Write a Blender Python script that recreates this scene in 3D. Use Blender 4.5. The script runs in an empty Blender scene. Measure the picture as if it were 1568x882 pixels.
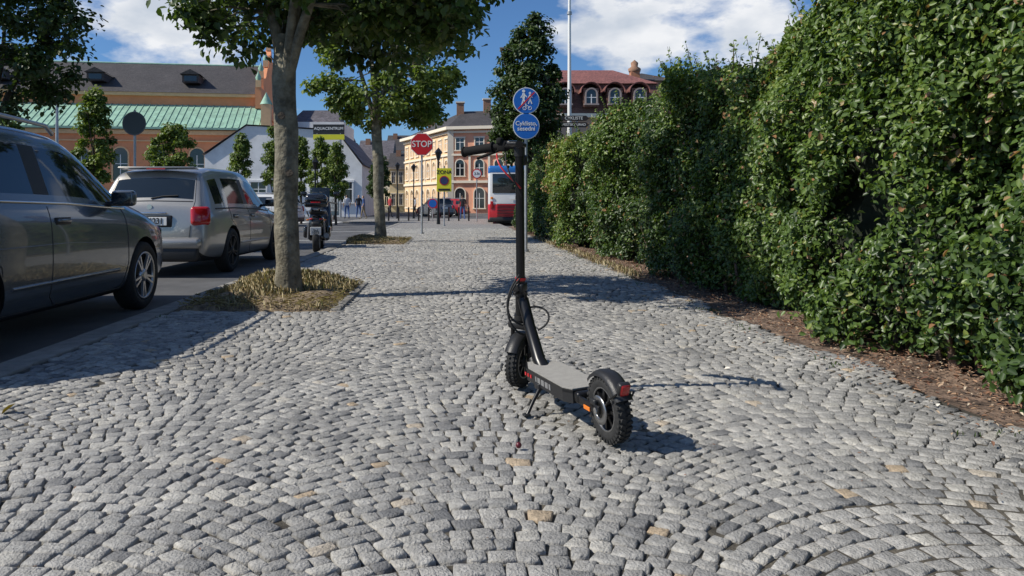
import bpy, bmesh, math, random
import numpy as np
from mathutils import Vector, Matrix, Quaternion, Euler
from mathutils.bvhtree import BVHTree
random.seed(7); rng=np.random.default_rng(11)
S=bpy.context.scene; COL=S.collection
R=math.radians
# ------------------------------------------------------------------ materials
def nodes(name):
    m=bpy.data.materials.new(name); m.use_nodes=True
    nt=m.node_tree; b=nt.nodes['Principled BSDF']; return m,nt,b
def M(name,col,rough=.6,metal=0,var=0,vs=5,bump=0,bs=60,coat=0,col2=None,spec=None,det=5,lo=.35,hi=.65):
    m,nt,b=nodes(name); N=nt.nodes; L=nt.links
    b.inputs['Base Color'].default_value=(*col,1); b.inputs['Roughness'].default_value=rough
    b.inputs['Metallic'].default_value=metal; b.inputs['Coat Weight'].default_value=coat
    b.inputs['Coat Roughness'].default_value=.03
    if spec is not None: b.inputs['Specular IOR Level'].default_value=spec
    tc=N.new('ShaderNodeTexCoord')
    if var or col2:
        n=N.new('ShaderNodeTexNoise'); n.inputs['Scale'].default_value=vs; n.inputs['Detail'].default_value=det
        n.inputs['Roughness'].default_value=.65
        L.new(tc.outputs['Object'],n.inputs['Vector'])
        r=N.new('ShaderNodeValToRGB'); L.new(n.outputs['Fac'],r.inputs['Fac'])
        r.color_ramp.elements[0].position=lo; r.color_ramp.elements[1].position=hi
        c1=tuple(c*(1-var) for c in col); c2=col2 if col2 else tuple(min(1,c*(1+var)) for c in col)
        r.color_ramp.elements[0].color=(*c1,1); r.color_ramp.elements[1].color=(*c2,1)
        L.new(r.outputs['Color'],b.inputs['Base Color'])
    if bump:
        n2=N.new('ShaderNodeTexNoise'); n2.inputs['Scale'].default_value=bs; n2.inputs['Detail'].default_value=6
        L.new(tc.outputs['Object'],n2.inputs['Vector'])
        bp=N.new('ShaderNodeBump'); bp.inputs['Strength'].default_value=bump; bp.inputs['Distance'].default_value=.02
        L.new(n2.outputs['Fac'],bp.inputs['Height']); L.new(bp.outputs['Normal'],b.inputs['Normal'])
    return m
def ramp_attr(name,stops,rough=.6,transl=0,bump=0,bs=60,spec=.5,noisemul=0,ns=8,bigmul=0,bns=.8):
    m,nt,b=nodes(name); N=nt.nodes; L=nt.links
    a=N.new('ShaderNodeAttribute'); a.attribute_name='rnd'
    r=N.new('ShaderNodeValToRGB'); cr=r.color_ramp
    while len(cr.elements)<len(stops): cr.elements.new(.5)
    for e,(p,c) in zip(cr.elements,stops): e.position=p; e.color=(*c,1)
    L.new(a.outputs['Fac'],r.inputs['Fac'])
    out=r.outputs['Color']
    tc=N.new('ShaderNodeTexCoord')
    for mul,sc_,de in((noisemul,ns,8),(bigmul,bns,4)):
        if not mul: continue
        n=N.new('ShaderNodeTexNoise'); n.inputs['Scale'].default_value=sc_; n.inputs['Detail'].default_value=de; n.inputs['Roughness'].default_value=.7
        L.new(tc.outputs['Object'],n.inputs['Vector'])
        mr=N.new('ShaderNodeMapRange'); mr.inputs[1].default_value=.3; mr.inputs[2].default_value=.7
        mr.inputs[3].default_value=1-mul; mr.inputs[4].default_value=1+mul
        L.new(n.outputs['Fac'],mr.inputs[0])
        mx=N.new('ShaderNodeVectorMath'); mx.operation='SCALE'
        L.new(out,mx.inputs[0]); L.new(mr.outputs[0],mx.inputs['Scale']); out=mx.outputs[0]
    L.new(out,b.inputs['Base Color'])
    b.inputs['Roughness'].default_value=rough; b.inputs['Specular IOR Level'].default_value=spec
    if bump:
        n2=N.new('ShaderNodeTexNoise'); n2.inputs['Scale'].default_value=bs; n2.inputs['Detail'].default_value=5
        L.new(tc.outputs['Object'],n2.inputs['Vector'])
        bp=N.new('ShaderNodeBump'); bp.inputs['Strength'].default_value=bump; bp.inputs['Distance'].default_value=.01
        L.new(n2.outputs['Fac'],bp.inputs['Height']); L.new(bp.outputs['Normal'],b.inputs['Normal'])
    if transl:
        t=N.new('ShaderNodeBsdfTranslucent')
        sc=N.new('ShaderNodeVectorMath'); sc.operation='MULTIPLY'; sc.inputs[1].default_value=(1.3,1.4,.6)
        L.new(out,sc.inputs[0]); L.new(sc.outputs[0],t.inputs['Color'])
        mix=N.new('ShaderNodeMixShader'); mix.inputs[0].default_value=transl
        L.new(b.outputs[0],mix.inputs[1]); L.new(t.outputs[0],mix.inputs[2])
        L.new(mix.outputs[0],N['Material Output'].inputs['Surface'])
    return m
black=M('black_plastic',(.018,.018,.019),.45,bump=.1,bs=200)
blackm=M('black_satin_metal',(.012,.012,.013),.32,.2)
rubber=M('rubber',(.022,.022,.022),.8,var=.3,vs=30)
gripm=M('grip_rubber',(.012,.012,.012),.85,spec=.2)
glass=M('dark_glass',(.015,.02,.022),.04,spec=.9)
chrome=M('chrome',(.7,.7,.7),.15,1)
alloy=M('alloy',(.5,.5,.52),.3,.8)
steel=M('galvanised_steel',(.38,.39,.40),.45,.6,var=.15,vs=15)
white=M('white_paint',(.78,.78,.76),.5)
redp=M('red_paint',(.55,.02,.025),.35)
redl=M('red_lamp',(.42,.01,.012),.12,coat=.6)
orangel=M('orange_reflector',(.75,.2,.02),.3)
bluep=M('blue_sign',(.01,.13,.50),.4)
yellow=M('yellow_sign',(.72,.68,.03),.45)
blackp=M('black_print',(.02,.02,.02),.5)
greysign=M('sign_back',(.12,.125,.13),.5,.3,var=.1)
# ------------------------------------------------------------------ builders
def empty(name,loc=(0,0,0),rz=0):
    e=bpy.data.objects.new(name,None); e.location=loc; e.rotation_euler=(0,0,rz); e.empty_display_size=.2
    COL.objects.link(e); return e
class MB:
    def __init__(s): s.v=[];s.f=[];s.m=[];s.sm=[];s.mats=[];s.T=Matrix.Identity(4)
    def mi(s,mat):
        if mat not in s.mats: s.mats.append(mat)
        return s.mats.index(mat)
    def add(s,vs,fs,mat,smooth=False,T=None):
        T=s.T@T if T is not None else s.T
        o=len(s.v); s.v+= [tuple(T@Vector(v)) for v in vs]; k=s.mi(mat)
        for f in fs: s.f.append([i+o for i in f]); s.m.append(k); s.sm.append(smooth)
    def box(s,c,sz,mat,rot=(0,0,0),bev=0,seg=2,T=None,tap=(1,1)):
        X=Matrix.Translation(c)@Euler(rot).to_matrix().to_4x4()
        if T is not None: X=T@X
        x,y,z=[a/2 for a in sz]; tx,ty=tap
        V=[(-x,-y,-z),(x,-y,-z),(x,y,-z),(-x,y,-z),(-x*tx,-y*ty,z),(x*tx,-y*ty,z),(x*tx,y*ty,z),(-x*tx,y*ty,z)]
        F=[(0,3,2,1),(4,5,6,7),(0,1,5,4),(1,2,6,5),(2,3,7,6),(3,0,4,7)]
        if bev:
            bm=bmesh.new(); vv=[bm.verts.new(v) for v in V]
            for f in F: bm.faces.new([vv[i] for i in f])
            bmesh.ops.bevel(bm,geom=list(bm.edges),offset=bev,segments=seg,affect='EDGES',profile=.5)
            bm.verts.index_update()
            V=[tuple(v.co) for v in bm.verts]; F=[[v.index for v in f.verts] for f in bm.faces]; bm.free()
            s.add(V,F,mat,seg>1,X)
        else: s.add(V,F,mat,False,X)
    def tube(s,pts,r,mat,n=10,cap=True,T=None):
        pts=[Vector(p) for p in pts]; k=len(pts)
        if not hasattr(r,'__len__'): r=[r]*k
        V=[];up=None
        for i,p in enumerate(pts):
            t=(pts[min(i+1,k-1)]-pts[max(i-1,0)]).normalized()
            if up is None:
                up=Vector((0,0,1)) if abs(t.z)<.9 else Vector((1,0,0))
            a=(up-t*up.dot(t)).normalized(); b=t.cross(a); up=a
            for j in range(n):
                th=2*math.pi*j/n; V.append(p+(a*math.cos(th)+b*math.sin(th))*r[i])
        F=[(i*n+j,i*n+(j+1)%n,(i+1)*n+(j+1)%n,(i+1)*n+j) for i in range(k-1) for j in range(n)]
        s.add(V,F,mat,True,T)
        if cap:
            s.add([V[j] for j in range(n)],[list(range(n))[::-1]],mat,False,T); s.add(V[-n:],[list(range(n))],mat,False,T)
    def lathe(s,prof,mat,T=None,n=32,smooth=True,arc=None):
        V=[];k=len(prof); full=arc is None; a0,a1=(0,2*math.pi) if full else arc
        nn=n if full else n+1
        for i in range(nn):
            th=a0+(a1-a0)*i/n
            for r,h in prof: V.append((r*math.cos(th),r*math.sin(th),h))
        F=[]
        for i in range(n):
            i2=(i+1)%n if full else i+1
            for j in range(k-1): F.append((i*k+j,i2*k+j,i2*k+j+1,i*k+j+1))
        s.add(V,F,mat,smooth,T)
    def disc(s,c,r,th,mat,n=40,axis='y',rot=0):
        if axis=='y': X=Matrix.Translation(c)@Matrix.Rotation(R(90),4,'X')
        elif axis=='x': X=Matrix.Translation(c)@Matrix.Rotation(R(90),4,'Y')
        else: X=Matrix.Translation(c)
        V=[(r*math.cos(2*math.pi*(i+rot)/n),r*math.sin(2*math.pi*(i+rot)/n),h) for h in(-th/2,th/2) for i in range(n)]
        F=[list(range(n))[::-1],list(range(n,2*n))]+[(i,(i+1)%n,n+(i+1)%n,n+i) for i in range(n)]
        s.add(V,F,mat,False,X)
    def ext(s,poly,d,mat,T=None):
        n=len(poly); V=[(x,y,0) for x,y in poly]+[(x,y,d) for x,y in poly]
        F=[list(range(n))[::-1],list(range(n,2*n))]+[(i,(i+1)%n,n+(i+1)%n,n+i) for i in range(n)]
        s.add(V,F,mat,False,T)
    def obj(s,name,parent=None,loc=(0,0,0),rz=0):
        me=bpy.data.meshes.new(name); me.from_pydata(s.v,[],s.f)
        for m in s.mats: me.materials.append(m)
        me.polygons.foreach_set('material_index',s.m); me.polygons.foreach_set('use_smooth',s.sm)
        me.update(); o=bpy.data.objects.new(name,me); o.location=loc; o.rotation_euler=(0,0,rz)
        COL.objects.link(o)
        if parent: o.parent=parent
        return o
XZ=Matrix.Rotation(R(90),4,'X')
def text(body,size,loc,mat,parent,name='lettering',rz=0,sp=1,ext=.002,sx=1):
    c=bpy.data.curves.new(name,'FONT'); c.body=body; c.size=size; c.align_x='CENTER'; c.align_y='CENTER'; c.extrude=ext; c.space_line=sp; c.offset=size*.012
    c.materials.append(mat); o=bpy.data.objects.new(name,c); o.location=loc; o.rotation_euler=(R(90),0,rz); o.scale=(sx,1,1)
    COL.objects.link(o); o.parent=parent; return o
def np_mesh(name,V,nper,facesper,rnd,mat,parent=None,smooth=False):
    N=V.shape[0]; me=bpy.data.meshes.new(name); me.vertices.add(N*nper)
    me.vertices.foreach_set('co',V.astype(np.float32).ravel())
    base=(np.arange(N)*nper)[:,None]
    idx=np.concatenate([np.array(f) for f in facesper])
    loops=(base+idx[None,:]).ravel().astype(np.int32)
    lens=np.tile(np.array([len(f) for f in facesper]),N); starts=np.concatenate([[0],np.cumsum(lens)[:-1]]).astype(np.int32)
    me.loops.add(len(loops)); me.loops.foreach_set('vertex_index',loops)
    me.polygons.add(len(lens)); me.polygons.foreach_set('loop_start',starts)
    me.update(calc_edges=True)
    at=me.attributes.new('rnd','FLOAT','FACE'); at.data.foreach_set('value',np.repeat(rnd,len(facesper)).astype(np.float32))
    if smooth: me.polygons.foreach_set('use_smooth',np.ones(len(lens),bool))
    me.materials.append(mat); o=bpy.data.objects.new(name,me); COL.objects.link(o)
    if parent: o.parent=parent
    return o
def unit(a): return a/np.maximum(np.linalg.norm(a,axis=1,keepdims=True),1e-6)
def leaves(name,C,Nn,size,mat,rnd,parent=None,asp=.62,T=None,fold=.12):
    N=len(C); Nn=unit(Nn)
    t=rng.normal(size=(N,3)) if T is None else T
    t=unit(t-Nn*np.sum(t*Nn,1,keepdims=True)); b=np.cross(Nn,t)
    L=size[:,None]; w=L*asp
    P=[(-.5,0,0),(-.18,.46,fold),(.18,.38,fold*.8),(.5,0,-.08),(.18,-.38,fold*.8),(-.18,-.46,fold)]
    V=np.stack([C+t*L*a+b*w*c+Nn*L*d for a,c,d in P],1)
    return np_mesh(name,V,6,[(0,1,2,3),(0,3,4,5)],rnd,mat,parent)
def sinnoise(seed,kmin,kmax,n=14,dim=2):
    g=np.random.default_rng(seed); k=np.exp(g.uniform(np.log(kmin),np.log(kmax),n)); d=g.normal(size=(n,dim)); d/=np.linalg.norm(d,axis=1,keepdims=True)
    K=d*k[:,None]; ph=g.uniform(0,6.28,n); am=(kmin/k)**.6; am/=np.sqrt((am**2).sum()/2)
    def f(*xs):
        P=np.stack(xs,-1); return (np.sin(P@K.T+ph)*am).sum(-1)
    return f
# ------------------------------------------------------------------ world, sun, camera
sdir=Vector((-1.11,-.24,1)).normalized()
elev=math.asin(sdir.z); az=math.atan2(sdir.x,sdir.y)
W=bpy.data.worlds.new('World'); S.world=W; W.use_nodes=True; nt=W.node_tree; N=nt.nodes; L=nt.links
bg=N['Background']; bg.inputs['Strength'].default_value=.078
sky=N.new('ShaderNodeTexSky'); sky.sky_type='NISHITA'; sky.sun_disc=False; sky.sun_elevation=elev; sky.sun_rotation=az%(2*math.pi)
sky.air_density=1.0; sky.dust_density=.3; sky.ozone_density=2.0; sky.altitude=300
tc=N.new('ShaderNodeTexCoord')
mp=N.new('ShaderNodeMapping'); mp.inputs['Scale'].default_value=(1,1,2.1); mp.inputs['Location'].default_value=(3.1,.4,.2)
L.new(tc.outputs['Generated'],mp.inputs['Vector'])
ns=N.new('ShaderNodeTexNoise'); ns.inputs['Scale'].default_value=5.2; ns.inputs['Detail'].default_value=10; ns.inputs['Roughness'].default_value=.56
L.new(mp.outputs[0],ns.inputs['Vector'])
acc=ns.outputs['Fac']
def blob(px,py,r,amt):
    global acc
    d=Vector(((px-690)/1130,1,(313-py)/1130)).normalized()
    v=N.new('ShaderNodeVectorMath'); v.operation='DISTANCE'; v.inputs[1].default_value=d; L.new(tc.outputs['Generated'],v.inputs[0])
    m=N.new('ShaderNodeMapRange'); m.interpolation_type='SMOOTHSTEP'; m.inputs[1].default_value=0; m.inputs[2].default_value=r; m.inputs[3].default_value=amt; m.inputs[4].default_value=0
    L.new(v.outputs['Value'],m.inputs[0]); a=N.new('ShaderNodeMath'); a.operation='ADD'; L.new(acc,a.inputs[0]); L.new(m.outputs[0],a.inputs[1]); acc=a.outputs[0]
blob(190,75,.15,.19); blob(320,85,.09,.09); blob(930,15,.11,.16); blob(1080,60,.13,.19); blob(1220,30,.11,.15); blob(760,130,.14,-.16); blob(560,90,.2,-.15)
cr=N.new('ShaderNodeValToRGB'); cr.color_ramp.elements[0].position=.56; cr.color_ramp.elements[0].color=(0,0,0,1); cr.color_ramp.elements[1].position=.67
L.new(acc,cr.inputs['Fac'])
tint=N.new('ShaderNodeMix'); tint.data_type='RGBA'; tint.blend_type='MULTIPLY'; tint.inputs[0].default_value=1; tint.inputs[7].default_value=(.68,1.0,1.38,1)
L.new(sky.outputs[0],tint.inputs[6])
cc=N.new('ShaderNodeTexNoise'); cc.inputs['Scale'].default_value=9; cc.inputs['Detail'].default_value=6; L.new(mp.outputs[0],cc.inputs['Vector'])
cr2=N.new('ShaderNodeValToRGB'); cr2.color_ramp.elements[0].position=.35; cr2.color_ramp.elements[0].color=(7.2,8.0,9.2,1); cr2.color_ramp.elements[1].position=.6; cr2.color_ramp.elements[1].color=(11.3,11.5,11.9,1)
L.new(cc.outputs['Fac'],cr2.inputs['Fac'])
mx=N.new('ShaderNodeMix'); mx.data_type='RGBA'; L.new(cr.outputs['Color'],mx.inputs[0]); L.new(tint.outputs[2],mx.inputs[6]); L.new(cr2.outputs[0],mx.inputs[7])
L.new(mx.outputs[2],bg.inputs['Color'])
sl=bpy.data.lights.new('sun','SUN'); sl.energy=5.0; sl.angle=R(.5); sl.color=(1,.945,.84)
so=bpy.data.objects.new('sun',sl); so.rotation_euler=(-sdir).to_track_quat('-Z','Y').to_euler(); so.location=(-20,-5,30); COL.objects.link(so)
cam=bpy.data.cameras.new('camera'); cam.sensor_width=36; cam.lens=25.94; cam.shift_x=.06; cam.shift_y=-.0816; cam.clip_end=5000; cam.clip_start=.05
co=bpy.data.objects.new('camera',cam); co.location=(0,0,.9); co.rotation_euler=(R(90),0,0); COL.objects.link(co); S.camera=co
S.view_settings.view_transform='Standard'; S.view_settings.look='None'; S.view_settings.exposure=0
# ------------------------------------------------------------------ ground
def sheet(name,x0,x1,y0,y1,z,mat):
    mb=MB(); mb.add([(x0,y0,z),(x1,y0,z),(x1,y1,z),(x0,y1,z)],[(0,1,2,3)],mat); return mb.obj(name)
asph=M('asphalt',(.095,.095,.097),.85,var=.3,vs=1.2,bump=.4,bs=150,det=9)
sheet('ground',-1500,1500,-300,2500,-.14,M('ground_earth',(.13,.13,.09),.95,var=.3,vs=.3,bump=.3))
sheet('road',-60,70,-20,95,-.10,asph)
joint=M('joint_sand',(.048,.042,.034),.95,var=.5,vs=9,bump=.5,bs=90,col2=(.12,.105,.08))
soil=M('soil',(.095,.065,.048),.95,var=.4,vs=9,bump=1,bs=45,col2=(.27,.185,.135))
def farcobble():
    m,nt,b=nodes('cobble_far'); N=nt.nodes; L=nt.links
    tc=N.new('ShaderNodeTexCoord'); v=N.new('ShaderNodeTexVoronoi'); v.inputs['Scale'].default_value=12; L.new(tc.outputs['Object'],v.inputs['Vector'])
    v.feature='DISTANCE_TO_EDGE'; r=N.new('ShaderNodeValToRGB'); L.new(v.outputs['Distance'],r.inputs['Fac'])
    r.color_ramp.elements[0].position=.03; r.color_ramp.elements[0].color=(.13,.12,.11,1); r.color_ramp.elements[1].position=.12; r.color_ramp.elements[1].color=(.31,.295,.27,1)
    L.new(r.outputs[0],b.inputs['Base Color']); b.inputs['Roughness'].default_value=.8; return m
mb=MB(); mb.box((-.035,12,-.062),(4.63,32,.10),joint); mb.obj('pavement_bed')
fc=farcobble()
mb=MB(); mb.box((-.035,33.5,-.05),(4.63,11,.10),fc); mb.box((-1.2,43,-.052),(9,8,.09),fc); mb.obj('pavement_far')
mb=MB(); y=-3.0; kst=M('kerb_granite',(.25,.235,.21),.85,var=.25,vs=6,bump=.4,bs=80,det=8)
while y<39:
    l=random.uniform(.8,1.15); mb.box((-2.45+random.uniform(-.006,.006),y+l/2,-.052+random.uniform(-.003,.003)),(.20,l-.012,.115),kst,bev=.012); y+=l
mb.obj('kerb')
nx,ny=10,160; mb=MB(); V=[];F=[]
f1=sinnoise(3,1,12)
for j in range(ny+1):
    for i in range(nx+1):
        x=2.26+.05*math.sin(j*.7)*(i==0)+i*.17; yy=-2+j*.2
        V.append((x,yy,-.012+.02*min(i,4)/4+.018*float(f1(np.array(x*3.),np.array(yy*3.)))*(i>0)))
for j in range(ny):
    for i in range(nx):
        a=j*(nx+1)+i; F.append((a,a+1,a+nx+2,a+nx+1))
mb.add(V,F,soil,True); mb.obj('hedge_soil')
mb=MB(); mb.box((9,11,-.06),(12,36,.1),M('lawn',(.05,.075,.025),.9,var=.4,vs=8,bump=.6)); mb.obj('lawn')
# granite setts in segmental arcs
Wc=1.28; pitch=.067; pts=[]
dn=sinnoise(21,.8,4); dn2=sinnoise(22,.8,4)
for k in range(-3,4):
    xc=.12+k*Wc; sag=.36+random.uniform(-.03,.03); off=random.uniform(0,pitch)
    yy=.5+off
    while yy<28.5:
        p=pitch*random.uniform(.90,1.11)
        u=-Wc/2+random.uniform(-.035,.03)
        while u<Wc/2:
            slope=-2*sag*u/(Wc/2)**2*.8; cs=1/math.sqrt(1+slope*slope)
            w=random.uniform(.052,.09)
            u+=w*cs/2
            if u<Wc/2+random.uniform(-.012,.025):
                pts.append((xc+u,yy+sag*(1-.8*(2*u/Wc)**2),math.atan(slope),w,p*cs))
            u+=w*cs/2
        yy+=p
A=np.array(pts); dx=dn(A[:,0],A[:,1])*.03; dy=dn2(A[:,0],A[:,1])*.03
A[:,0]+=dx; A[:,1]+=dy
def inpit(x,y):
    return ((x>-2.36)&(x<-.98)&(y>6.25)&(y<8.3))|((x>-2.36)&(x<-1.0)&(y>16.6)&(y<19.2))
edge=2.27+.05*np.sin(A[:,1]*1.9)+.05*np.sin(A[:,1]*4.7+1)
keep=(A[:,0]>-2.32)&(A[:,0]<edge)&~inpit(A[:,0],A[:,1])&(A[:,1]<28)
A=A[keep]; n=len(A)
rj=rng.normal(0,.07,n); ca,sa=np.cos(A[:,2]+rj),np.sin(A[:,2]+rj)
hw=A[:,3]/2-.0040; hd=A[:,4]/2-.0034
zt=rng.normal(0,.0018,n)+.004*np.clip(dn(A[:,0]*1.7,A[:,1]*1.3),-2,2); tx=rng.normal(0,.026,n); ty=rng.normal(0,.026,n)
rings=[(1,-.03,0),(1,-.0055,0),(.90,-.0010,1),(.75,.0008,1)]
V=np.zeros((n,16,3)); jit=rng.normal(0,.0034,(n,4,2))
for ri,(s_,z_,_) in enumerate(rings):
    for ci,(a,b) in enumerate([(-1,-1),(1,-1),(1,1),(-1,1)]):
        ins=(1-s_)*.028
        lx=a*(hw-ins)+jit[:,ci,0]; ly=b*(hd-ins)+jit[:,ci,1]
        V[:,ri*4+ci,0]=A[:,0]+lx*ca-ly*sa; V[:,ri*4+ci,1]=A[:,1]+lx*sa+ly*ca; V[:,ri*4+ci,2]=z_+zt+(lx*tx+ly*ty if ri else 0)
fs=[(12,13,14,15)]
for r_ in range(3):
    for c in range(4): fs.append((r_*4+c,r_*4+(c+1)%4,(r_+1)*4+(c+1)%4,(r_+1)*4+c))
stone=ramp_attr('granite_setts',[(0,(.16,.16,.16)),(.07,(.25,.245,.235)),(.45,(.325,.315,.295)),(.85,(.385,.372,.345)),(.985,(.43,.41,.365)),(.993,(.42,.33,.23))],.78,bump=.9,bs=130,noisemul=.34,ns=42,spec=.3,bigmul=.18,bns=1.1)
np_mesh('cobblestone_pavement',V,16,fs,rng.random(n),stone)
flat=lambda n_:np.stack([rng.normal(0,.25,n_),rng.normal(0,.25,n_),np.ones(n_)],1)
litter=ramp_attr('leaf_litter',[(0,(.14,.065,.04)),(.4,(.26,.14,.085)),(.8,(.40,.26,.16)),(1,(.58,.5,.38))],.8)
n=13000; yy=1.5+26*rng.random(n)**1.5; xx=2.42+np.abs(rng.normal(0,.30,n))*np.where(rng.random(n)<.28,-.6,1)
leaves('leaf_litter',np.stack([xx,yy,.015+.025*rng.random(n)],1),flat(n),rng.uniform(.010,.034,n),litter,rng.random(n),asp=.42)
n=420; xx=rng.uniform(-2.3,2.3,n); yy=1.4+12*rng.random(n)
leaves('fallen_leaf_scraps',np.stack([xx,yy,.010+0*xx],1),flat(n),rng.uniform(.006,.015,n),litter,rng.random(n),asp=.5)
pale=ramp_attr('fallen_petals',[(0,(.7,.62,.5)),(1,(.78,.74,.66))],.8)
pp=np.array([(2.16,3.27,.012),(2.0,3.5,.012),(1.96,2.99,.012),(1.98,4.9,.012),(1.5,4.0,.012),(1.67,5.0,.012)])
leaves('fallen_leaf',pp,flat(6),np.array([.03,.025,.06,.03,.035,.05]),pale,rng.random(6))
leaves('yellow_leaf',np.array([(-1.92,3.2,.014)]),flat(1),np.array([.07]),M('yellow_leaf_skin',(.75,.5,.03),.6),np.array([.5]))
mb=MB(); mb.lathe([(.0001,-.012),(.008,-.009),(.012,0),(.008,.009),(.0001,.012)],M('plum_skin',(.10,.012,.02),.3),T=Matrix.Translation((.25,2.71,.016)),n=12); mb.obj('fallen_berry')
gm=ramp_attr('dry_grass',[(0,(.22,.165,.08)),(.4,(.42,.34,.19)),(.85,(.58,.50,.32)),(.96,(.14,.17,.06)),(1,(.10,.14,.04))],.85,transl=.15)
gg=ramp_attr('green_weed',[(0,(.05,.09,.02)),(1,(.10,.16,.05))],.7,transl=.3)
def grass(name,x,y,h,mat,z=0,asp=.045,sp=.38):
    n=len(x); t=np.stack([rng.normal(0,sp,n),rng.normal(0,sp,n),np.ones(n)],1); Nn=np.stack([rng.normal(size=n),rng.normal(size=n),0*x],1)
    leaves(name,np.stack([x,y,z+h*.40],1),Nn,h,mat,rng.random(n),asp=asp,T=t)
def clumpxy(cx,cy,n,sx,sy): return cx+rng.normal(0,sx,n),cy+rng.normal(0,sy,n)
pe=M('pit_earth',(.12,.085,.055),.95,var=.4,vs=12,bump=.8,col2=(.32,.24,.15))
for nm,cx,cy,hx,hy in(('tree_pit',-1.67,7.28,.69,1.02),('tree_pit',-1.68,17.9,.68,1.3)):
    mb=MB(); nn=24; f=sinnoise(5,2,9); V=[];F=[]
    zf=lambda x,yv,e: -.012+min(e,.35)*.20+.012*float(f(np.array(x*3),np.array(yv*3)))*(e>.05)
    for j in range(nn+1):
        for i in range(nn+1):
            x=cx+hx*(2*i/nn-1); yv=cy+hy*(2*j/nn-1); e=1-max(abs(2*i/nn-1),abs(2*j/nn-1))
            V.append((x,yv,zf(x,yv,e)))
    for j in range(nn):
        for i in range(nn): a=j*(nn+1)+i; F.append((a,a+1,a+nn+2,a+nn+1))
    mb.add(V,F,pe,True); mb.obj(nm)
    n=17000; x=cx+hx*rng.uniform(-.98,.95,n); yv=cy+hy*rng.uniform(-.98,.98,n)
    dens=sinnoise(int(cy*10),2,8)(x,yv)-.9*np.clip((x-cx)/hx,0,1)*2+.25
    g=dens>rng.normal(0,.35,n); x,yv,dens=x[g],yv[g],dens[g]
    e=np.clip(1-np.maximum(abs((x-cx)/hx),abs((yv-cy)/hy)),0,.35)
    grass('dry_grass',x,yv,rng.uniform(.04,.12,len(x))*(.7+.6*np.clip(dens,0,1.6)),gm,z=-.01+e*.2,asp=.032,sp=.7)
    n=2500; x=cx+hx*rng.uniform(-1,1,n); yv=cy+hy*rng.uniform(-1,1,n)
    leaves('straw',np.stack([x,yv,.02+.05*rng.random(n)],1),flat(n),rng.uniform(.03,.08,n),gm,rng.random(n)*.9,asp=.06)
mb=MB()
for cx,cy,hx,hy in((-1.67,7.28,.69,1.02),(-1.68,17.9,.68,1.3)):
    yv=cy-hy
    while yv<cy+hy: mb.box((cx+hx+.0,yv+.08,-.02),(.09,.15,.07),kst,rot=(0,0,random.uniform(-.05,.05)),bev=.01); yv+=.165
    xv=cx-hx+.05
    while xv<cx+hx: mb.box((xv+.07,cy+hy,-.02),(.13,.09,.07),kst,rot=(0,0,random.uniform(-.05,.05)),bev=.01); xv+=.15
mb.obj('tree_pit_edging')
X=[];Y=[]
for i in range(30):
    a,b=clumpxy(random.choice([random.uniform(1.9,2.25),2.2,2.15,-2.3]),random.uniform(2,14),random.randint(5,16),.03,.03); X.append(a);Y.append(b)
X=np.concatenate(X);Y=np.concatenate(Y); grass('pavement_weeds',X,Y,rng.uniform(.012,.032,len(X)),gg,asp=.25)
n=1800; grass('dry_grass_strip',2.32+rng.normal(0,.06,n),rng.uniform(9,20,n),rng.uniform(.03,.10,n),gm,sp=.6)
# ------------------------------------------------------------------ hedge
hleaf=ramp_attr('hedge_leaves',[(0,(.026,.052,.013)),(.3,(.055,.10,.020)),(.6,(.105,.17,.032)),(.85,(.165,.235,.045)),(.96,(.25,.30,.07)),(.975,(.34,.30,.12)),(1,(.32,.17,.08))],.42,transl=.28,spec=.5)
hedge=empty('hedge')
fa=sinnoise(31,1.6,7,22); fb=sinnoise(32,4,16,22); fden=sinnoise(35,2.5,11,18); fcol=sinnoise(36,.7,5,12); ft=sinnoise(33,.8,8,16,1)
def htop(y): return 2.34+.10*ft(y)+np.where((y>15.3)&(y<19),-.12,0)+np.where(y>20.5,-.25,0)
def hface(y,z):
    t=z/2.35
    prof=.16*np.clip(.30-t,0,1)*1.6+.50*np.clip(t-.58,0,1)**1.6
    sec=np.where((y>14.8)&(y<18.6),-.28,0)+np.where(y>18.6,-.12,0)-.05*np.clip((6-y)/3,0,1)
    return 2.60+prof+sec-.10*fa(y,z)-.055*fb(y,z)
ny,nz=130,16; V=[];F=[]; ys=np.linspace(0.2,27,ny+1)
for y_ in ys:
    T_=float(htop(np.array(y_)))-.26
    for j in range(nz+1):
        z_=.12+(T_-.12)*j/nz; V.append((float(hface(np.array(y_),np.array(z_)))+.32,y_,z_))
    V.append((4.2,y_,T_)); V.append((4.2,y_,.0))
k=nz+3
for i in range(ny):
    for j in range(k-1): a=i*k+j; F.append((a,a+1,a+k+1,a+k))
F.append(list(range(k))); F.append([ny*k+i for i in range(k)][::-1])
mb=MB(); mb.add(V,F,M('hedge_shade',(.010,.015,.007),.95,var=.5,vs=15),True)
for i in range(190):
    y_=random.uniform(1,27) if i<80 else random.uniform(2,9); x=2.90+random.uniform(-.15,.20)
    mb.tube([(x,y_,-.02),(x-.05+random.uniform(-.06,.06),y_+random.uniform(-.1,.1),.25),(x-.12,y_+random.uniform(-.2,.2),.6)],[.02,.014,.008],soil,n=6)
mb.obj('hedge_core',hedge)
def tone(m,C):
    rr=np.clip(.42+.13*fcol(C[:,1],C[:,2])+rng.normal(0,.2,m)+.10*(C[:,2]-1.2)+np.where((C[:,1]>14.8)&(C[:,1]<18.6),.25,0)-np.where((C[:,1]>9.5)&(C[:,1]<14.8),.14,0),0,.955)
    return np.where(rng.random(m)<.022,rng.uniform(.97,1,m),rr)
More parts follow.
